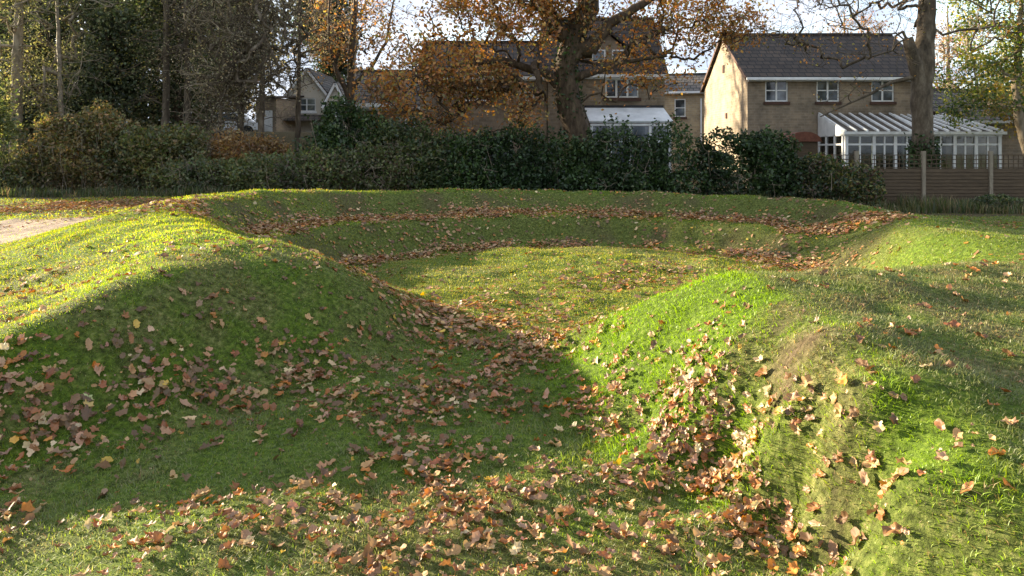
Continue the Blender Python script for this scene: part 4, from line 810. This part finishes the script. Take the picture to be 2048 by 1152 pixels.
# low building far left of the oak
lb = house('outbuilding', 'low grey tiled building with white fascia left of the oak', 'building', (-6.65, 30.2, 0), 3.3, 5, 3.55, 5.1, [(1.9, 2.7, 2.3, 3.1)], tiles='grey_tiles', gutter=True)
MB().box(.4, 2.2, -.62, -.36, 3.48, 3.62).build('porch_fascia', M['white'], lb)
# building between the two houses
lk = house('brick_cottage', 'small tan house half hidden between the middle and right houses', 'house', (8.2, 41.5, 0), 3.4, 5.5, 5.0, 6.1, [(.9, 1.5, 3.6, 4.6, 1, 2)], wall='pale_brick', rz=R(-14), tiles='grey_tiles')
MB().box(2.3, 2.38, -.1, -.02, 0, 4.6).build('downpipe', M['white'], lk)
# far left houses on the bank
def gable_front(root, x0, x1, yf, yb, zb, he, hr, win, wall='cream'):
    xm = (x0 + x1) / 2; mb = MB(); facade(mb, x0, x1, zb, he, yf, [win])
    mb.quad((x0, yf, he), (x1, yf, he), (xm, yf, hr)); mb.quad((x1, yf, zb), (x1, yb, zb), (x1, yb, he), (x1, yf, he)); mb.quad((x0, yb, zb), (x0, yf, zb), (x0, yf, he), (x0, yb, he))
    mb.quad((x1, yb, zb), (x0, yb, zb), (x0, yb, he), (xm, yb, hr), (x1, yb, he))
    w = mb.build('wall', M[wall], root)
    r = MB(); k = (hr - he) / (xm - x0)
    r.slab((x0 - .2, yf - .2, he - .2 * k + .1), (xm, yf - .2, hr + .1), (xm, yb, hr + .1), (x0 - .2, yb, he - .2 * k + .1), -.09)
    r.slab((xm + .002, yf - .2, hr + .1), (x1 + .2, yf - .2, he - .2 * k + .1), (x1 + .2, yb, he - .2 * k + .1), (xm + .002, yb, hr + .1), -.09)
    r.build('roof', M['grey_tiles'], root)
    bb = MB(); bb.bar((x0 - .2, yf - .22, he - .2 * k + .03), (xm, yf - .22, hr + .03), .03, .14); bb.bar((xm, yf - .22, hr + .03), (x1 + .2, yf - .22, he - .2 * k + .03), .03, .14); bb.build('barge_board', M['white'], root)
    window(root, *win, yf, 2, 2, sill='white')
fl = empty('gabled_house', (-13.6, 45, 2.4)); tag(fl, 'pale house with two grey gables and white windows, far left behind bare trees', 'house')
gable_front(fl, 0, 2.3, 0, 6, -.8, 2.75, 4.2, (.55, 1.65, 1.7, 2.5)); gable_front(fl, 2.45, 3.6, -.6, 5, -.8, 2.2, 3.3, (2.7, 3.3, 1.4, 2.2))
MB().slab((.1, -1.3, 1.15), (2.2, -1.3, 1.15), (2.2, -.02, 1.5), (.1, -.02, 1.5), .08).build('porch_roof', M['grey_tiles'], fl)
gar = empty('garage', (-15.3, 44.2, 2.4), R(-30)); tag(gar, 'plain tan brick garage beside the pale gabled house', 'garage')
gm = MB(); facade(gm, 0, 1.7, -.8, 2.4, 0, [(.3, 1.4, -.2, 1.7)]); gm.quad((1.7, 0, -.8), (1.7, 3, -.8), (1.7, 3, 2.4), (1.7, 0, 2.4)); gm.quad((0, 3, -.8), (0, 0, -.8), (0, 0, 2.4), (0, 3, 2.4)); gm.quad((1.7, 3, -.8), (0, 3, -.8), (0, 3, 2.4), (1.7, 3, 2.4))
gm.build('wall', M['brick'], gar); MB().box(.31, 1.39, .03, .07, -.19, 1.69).build('garage_door', M['white'], gar)
MB().slab((-.2, -.2, 2.5), (1.9, -.2, 2.5), (1.9, 3.2, 2.75), (-.2, 3.2, 2.75), .1).build('roof', M['grey_tiles'], gar)
# neighbour behind the second conservatory
house('bungalow', 'slate roofed bungalow behind the right hand conservatory', 'house', (18.3, 31.2, 0), 6.5, 6, 3.0, 4.4, [(3.6, 4.6, 1.2, 2.2)], tiles='grey_tiles')

# conservatories
def conservatory(label, loc, w, dp, he, hw, bars, hip=False, posts=()):
    root = empty('conservatory', loc); tag(root, label, 'conservatory')
    hx = .9 if hip else 0
    # roof panels between bars
    rp = MB(); rp.slab((0, 0, he + .06), (w, 0, he + .06), (w - hx, dp, hw), (0, dp, hw), .03)
    if hip: rp.quad((w, 0, he + .055), (w, dp, he + .055), (w - hx, dp, hw - .005))
    r = rp.build('roof', M['poly'], root)
    for i in range(bars + 1):
        u = i / bars; MB().bar((w * u, -.06, he + .085), ((w - hx) * u, dp, hw + .03), .07, .07).build('roof_bar', M['white'], r)
    if hip: MB().bar((w, 0, he + .1), (w - hx, dp, hw + .04), .12, .08).build('hip_bar', M['white'], r)
    MB().box(-.1, w + .1, -.16, -.04, he - .05, he + .06).build('gutter', M['white'], root)
    f = MB()
    for u in posts: f.box(w * u - .06, w * u + .06, -.03, .07, .62, he - .05)
    f.box(0, w, -.02, .06, he - .12, he - .052); f.box(.06, w - .06, -.012, .052, he - .47, he - .40); f.box(0, w, -.04, .08, .55, .62)
    fr = f.build('window_frame', M['white'], root)
    thin = MB()
    for a, b in zip(posts, posts[1:]):
        m_ = w * (a + b) / 2; thin.box(m_ - .03, m_ + .03, -.005, .045, .63, he - .13)
    thin.build('mullion', M['white'], fr)
    MB().box(.01, w - .01, .018, .028, .62, he - .12).build('glass', M['clear'], fr)
    sf = MB()   # left side
    for y in (.0, dp * .33, dp * .66, dp - .1): sf.box(-.05, .05, y + .08 if y == 0 else y, y + .18 if y == 0 else y + .1, .62, he - .05)
    sf.box(-.04, .04, .07, dp, he - .47, he - .40)
    s_ = sf.build('side_frame', M['white'], root)
    MB().box(-.006, .006, .1, dp, .62, he - .12).build('glass', M['clear'], s_)
    sp_ = MB(); n = len(sp_.v); sp_.v += [(-.05, 0, he - .1), (-.05, dp, he - .1), (-.05, dp, hw), (-.05, .0, he + .05), (.05, 0, he - .1), (.05, dp, he - .1), (.05, dp, hw), (.05, .0, he + .05)]
    for q in ((0, 3, 2, 1), (4, 5, 6, 7), (0, 1, 5, 4), (1, 2, 6, 5), (2, 3, 7, 6), (3, 0, 4, 7)): sp_.f.append(tuple(n + i for i in q))
    sp_.build('side_panel', M['white'], root)
    MB().box(-.02, w + .02, .0, .12, -.6, .55).build('dwarf_wall', M['brick'], root)
    MB().box(-.02, .1, .125, dp, -.6, .62).build('side_wall', M['brick'], root)
    MB().box(.1, w - .1, .13, dp - .02, -.05, .0).build('tiled_floor', M['cream'], root)
    return root
conservatory('white framed lean-to conservatory left of the bare trunk, on the right house', (12.85, 28.55, .05), 2.95, 2.4, 2.35, 3.2, 7, posts=(.02, .38, .66, .97))
conservatory('white framed conservatory with hipped roof right of the bare trunk', (16.0, 28.6, .05), 2.95, 2.4, 2.35, 3.15, 7, hip=True, posts=(.02, .38, .66, .97))
MB().box(.4, 1.3, .25, .35, 0, .75)
# little red roofed shed peeping over the hedge
sh = empty('garden_shed', (9.95, 26.5, 0)); tag(sh, 'small shed with arched red brown roof peeping over the dark bushes', 'shed')
sm = MB(); sm.box(0, 1.0, 0, 1.2, -.2, 2.05); sm.build('wall', M['fence'], sh)
ar = MB(); K = 8
for i in range(K):
    a0, a1 = math.pi * i / K, math.pi * (i + 1) / K
    p = lambda a, y: (.5 - .62 * math.cos(a), y, 2.05 + .36 * math.sin(a))
    ar.quad(p(a0, -.1), p(a1, -.1), p(a1, 1.3), p(a0, 1.3)); ar.quad(p(a0, -.1), (.5, -.1, 2.05), p(a1, -.1)); ar.quad(p(a1, 1.3), (.5, 1.3, 2.05), p(a0, 1.3))
ar.build('roof', M['brown_roof'], sh)

# fence panels and posts at the right
fn = empty('fence', (8.26, 22.05, 0)); tag(fn, 'brown horizontal board fence with trellis top in front of the conservatories', 'fence')
for i in range(7):
    x0 = i * 2.0; rs = np.random.RandomState(300 + i)
    MB().box(x0 - .05, x0 + .05, -.06, .04, -.3, 1.72).build('post', M['post'], fn)
    if i == 6: break
    pn = MB(); nb = 11
    for k in range(nb):
        z0 = .06 + k * (1.12 / nb); dz = rs.uniform(-.006, .006)
        pn.slab((x0 + .06, -.012 - .012 + dz, z0 + .005), (x0 + 1.94, -.012 - .012 + dz, z0 + .005), (x0 + 1.94, .0 + dz, z0 + .118), (x0 + .06, .0 + dz, z0 + .118), .012)
    pn.box(x0 + .96, x0 + 1.0, .012, .04, .05, 1.2)
    pn.build('panel', M['fence'], fn)
    tr_ = MB()
    for k in range(13): xx = x0 + .1 + k * .148; tr_.bar((xx, 0, 1.2), (xx, 0, 1.6), .018, .018)
    for z0 in (1.22, 1.34, 1.47, 1.6): tr_.box(x0 + .06, x0 + 1.94, -.02, -.01, z0 - .012, z0 + .012)
    tr_.build('trellis', M['fence'], fn)

# parked car, mostly hidden, on the bank
cr_ = empty('parked_car', (-16.9, 44, 2.55), R(8)); tag(cr_, 'white parked car glimpsed between the left tree trunks', 'car')
prof = [(-2.0, .35), (-2.05, .75), (-1.5, .88), (-.85, 1.38), (.7, 1.42), (1.35, .95), (2.0, .8), (2.05, .35)]
cb_ = MB(); n = len(prof)
for y in (-.82, .82): cb_.v += [(p[0], y, p[1]) for p in prof]
cb_.f.append(tuple(range(n))); cb_.f.append(tuple(reversed(range(n, 2 * n))))
for i in range(n): j = (i + 1) % n; cb_.f.append((i, i + n, j + n, j))
body = cb_.build('body', M['car'], cr_)
mo = body.modifiers.new('bevel', 'BEVEL'); mo.width = .07; mo.segments = 3
for y in (-.835, .835):
    MB().quad((-.78, y, .92), (.95, y, .95), (.6, y, 1.32), (-.62, y, 1.3)).build('side_window', M['glass'], cr_)
for x in (-1.3, 1.3):
    for y in (-.8, .8):
        wh = MB(); K = 18; vs = []
        for yy in (y - .1, y + .1): wh.v += [(x + .32 * math.cos(2 * math.pi * i / K), yy, .32 + .32 * math.sin(2 * math.pi * i / K)) for i in range(K)]
        wh.f.append(tuple(range(K))); wh.f.append(tuple(range(K, 2 * K)))
        for i in range(K): wh.f.append((i, (i + 1) % K, K + (i + 1) % K, K + i))
        wh.build('wheel', M['rubber'], cr_)
for x, y in ((-2.03, -.6), (-2.03, .6)): MB().box(x - .03, x + .03, y - .12, y + .12, .6, .72).build('headlight', M['whiteroof'], cr_)


# ------------------------------------------------------------------ light, sky, camera
SUN_AZ_X, SUN_AZ_Y, ELEV = -.86, .51, R(13)
sd = Vector((SUN_AZ_X * math.cos(ELEV), SUN_AZ_Y * math.cos(ELEV), math.sin(ELEV)))
sl = bpy.data.lights.new('sun', 'SUN'); sl.energy = 5.0; sl.angle = R(.8); sl.color = (1, .86, .62)
so = bpy.data.objects.new('sun', sl); so.rotation_euler = sd.to_track_quat('Z', 'Y').to_euler(); so.location = (-20, 8, 12); col.objects.link(so)
wd = bpy.data.worlds.new('World'); scene.world = wd; wd.use_nodes = True
N = wd.node_tree.nodes; L = wd.node_tree.links; N.clear()
out = N.new('ShaderNodeOutputWorld'); bg = N.new('ShaderNodeBackground'); bg.inputs['Strength'].default_value = .135
sky = N.new('ShaderNodeTexSky'); sky.sky_type = 'NISHITA'; sky.sun_disc = False; sky.sun_elevation = ELEV
sky.sun_rotation = math.atan2(SUN_AZ_X, SUN_AZ_Y); sky.air_density = 1.0; sky.dust_density = 1.0
tc = N.new('ShaderNodeTexCoord'); mp = N.new('ShaderNodeMapping'); mp.inputs['Scale'].default_value = (1, 1, 3.2)
nz = N.new('ShaderNodeTexNoise'); nz.inputs['Scale'].default_value = 2.4; nz.inputs['Detail'].default_value = 8; nz.inputs['Roughness'].default_value = .55
L.new(tc.outputs['Generated'], mp.inputs[0]); L.new(mp.outputs[0], nz.inputs['Vector'])
cr = N.new('ShaderNodeValToRGB'); cr.color_ramp.elements[0].position = .34; cr.color_ramp.elements[1].position = .50
L.new(nz.outputs[0], cr.inputs[0])
nz2 = N.new('ShaderNodeTexNoise'); nz2.inputs['Scale'].default_value = 6; nz2.inputs['Detail'].default_value = 6; L.new(mp.outputs[0], nz2.inputs['Vector'])
cc = N.new('ShaderNodeValToRGB'); cc.color_ramp.elements[0].position = .35; cc.color_ramp.elements[0].color = (1.25, 1.45, 1.8, 1)
cc.color_ramp.elements[1].position = .65; cc.color_ramp.elements[1].color = (1.85, 1.95, 2.15, 1); L.new(nz2.outputs[0], cc.inputs[0])
mx = N.new('ShaderNodeMix'); mx.data_type = 'RGBA'; L.new(cr.outputs[0], mx.inputs[0]); L.new(sky.outputs[0], mx.inputs[6]); L.new(cc.outputs[0], mx.inputs[7])
L.new(mx.outputs[2], bg.inputs[0]); L.new(bg.outputs[0], out.inputs[0])

cam = bpy.data.cameras.new('camera'); co = bpy.data.objects.new('camera', cam); col.objects.link(co)
co.location = (0, 0, 1.75); co.rotation_euler = (R(90), 0, 0); cam.shift_y = -276 / 2048
cam.sensor_width = 36; cam.lens = 1479 / 2048 * 36; cam.clip_end = 3000; cam.clip_start = .05
scene.camera = co
scene.view_settings.view_transform = 'Standard'; scene.view_settings.look = 'None'; scene.view_settings.exposure = 2.28; scene.view_settings.gamma = 1
scene.cycles.use_denoising = True
scene.cycles.max_bounces = 6; scene.cycles.transparent_max_bounces = 8
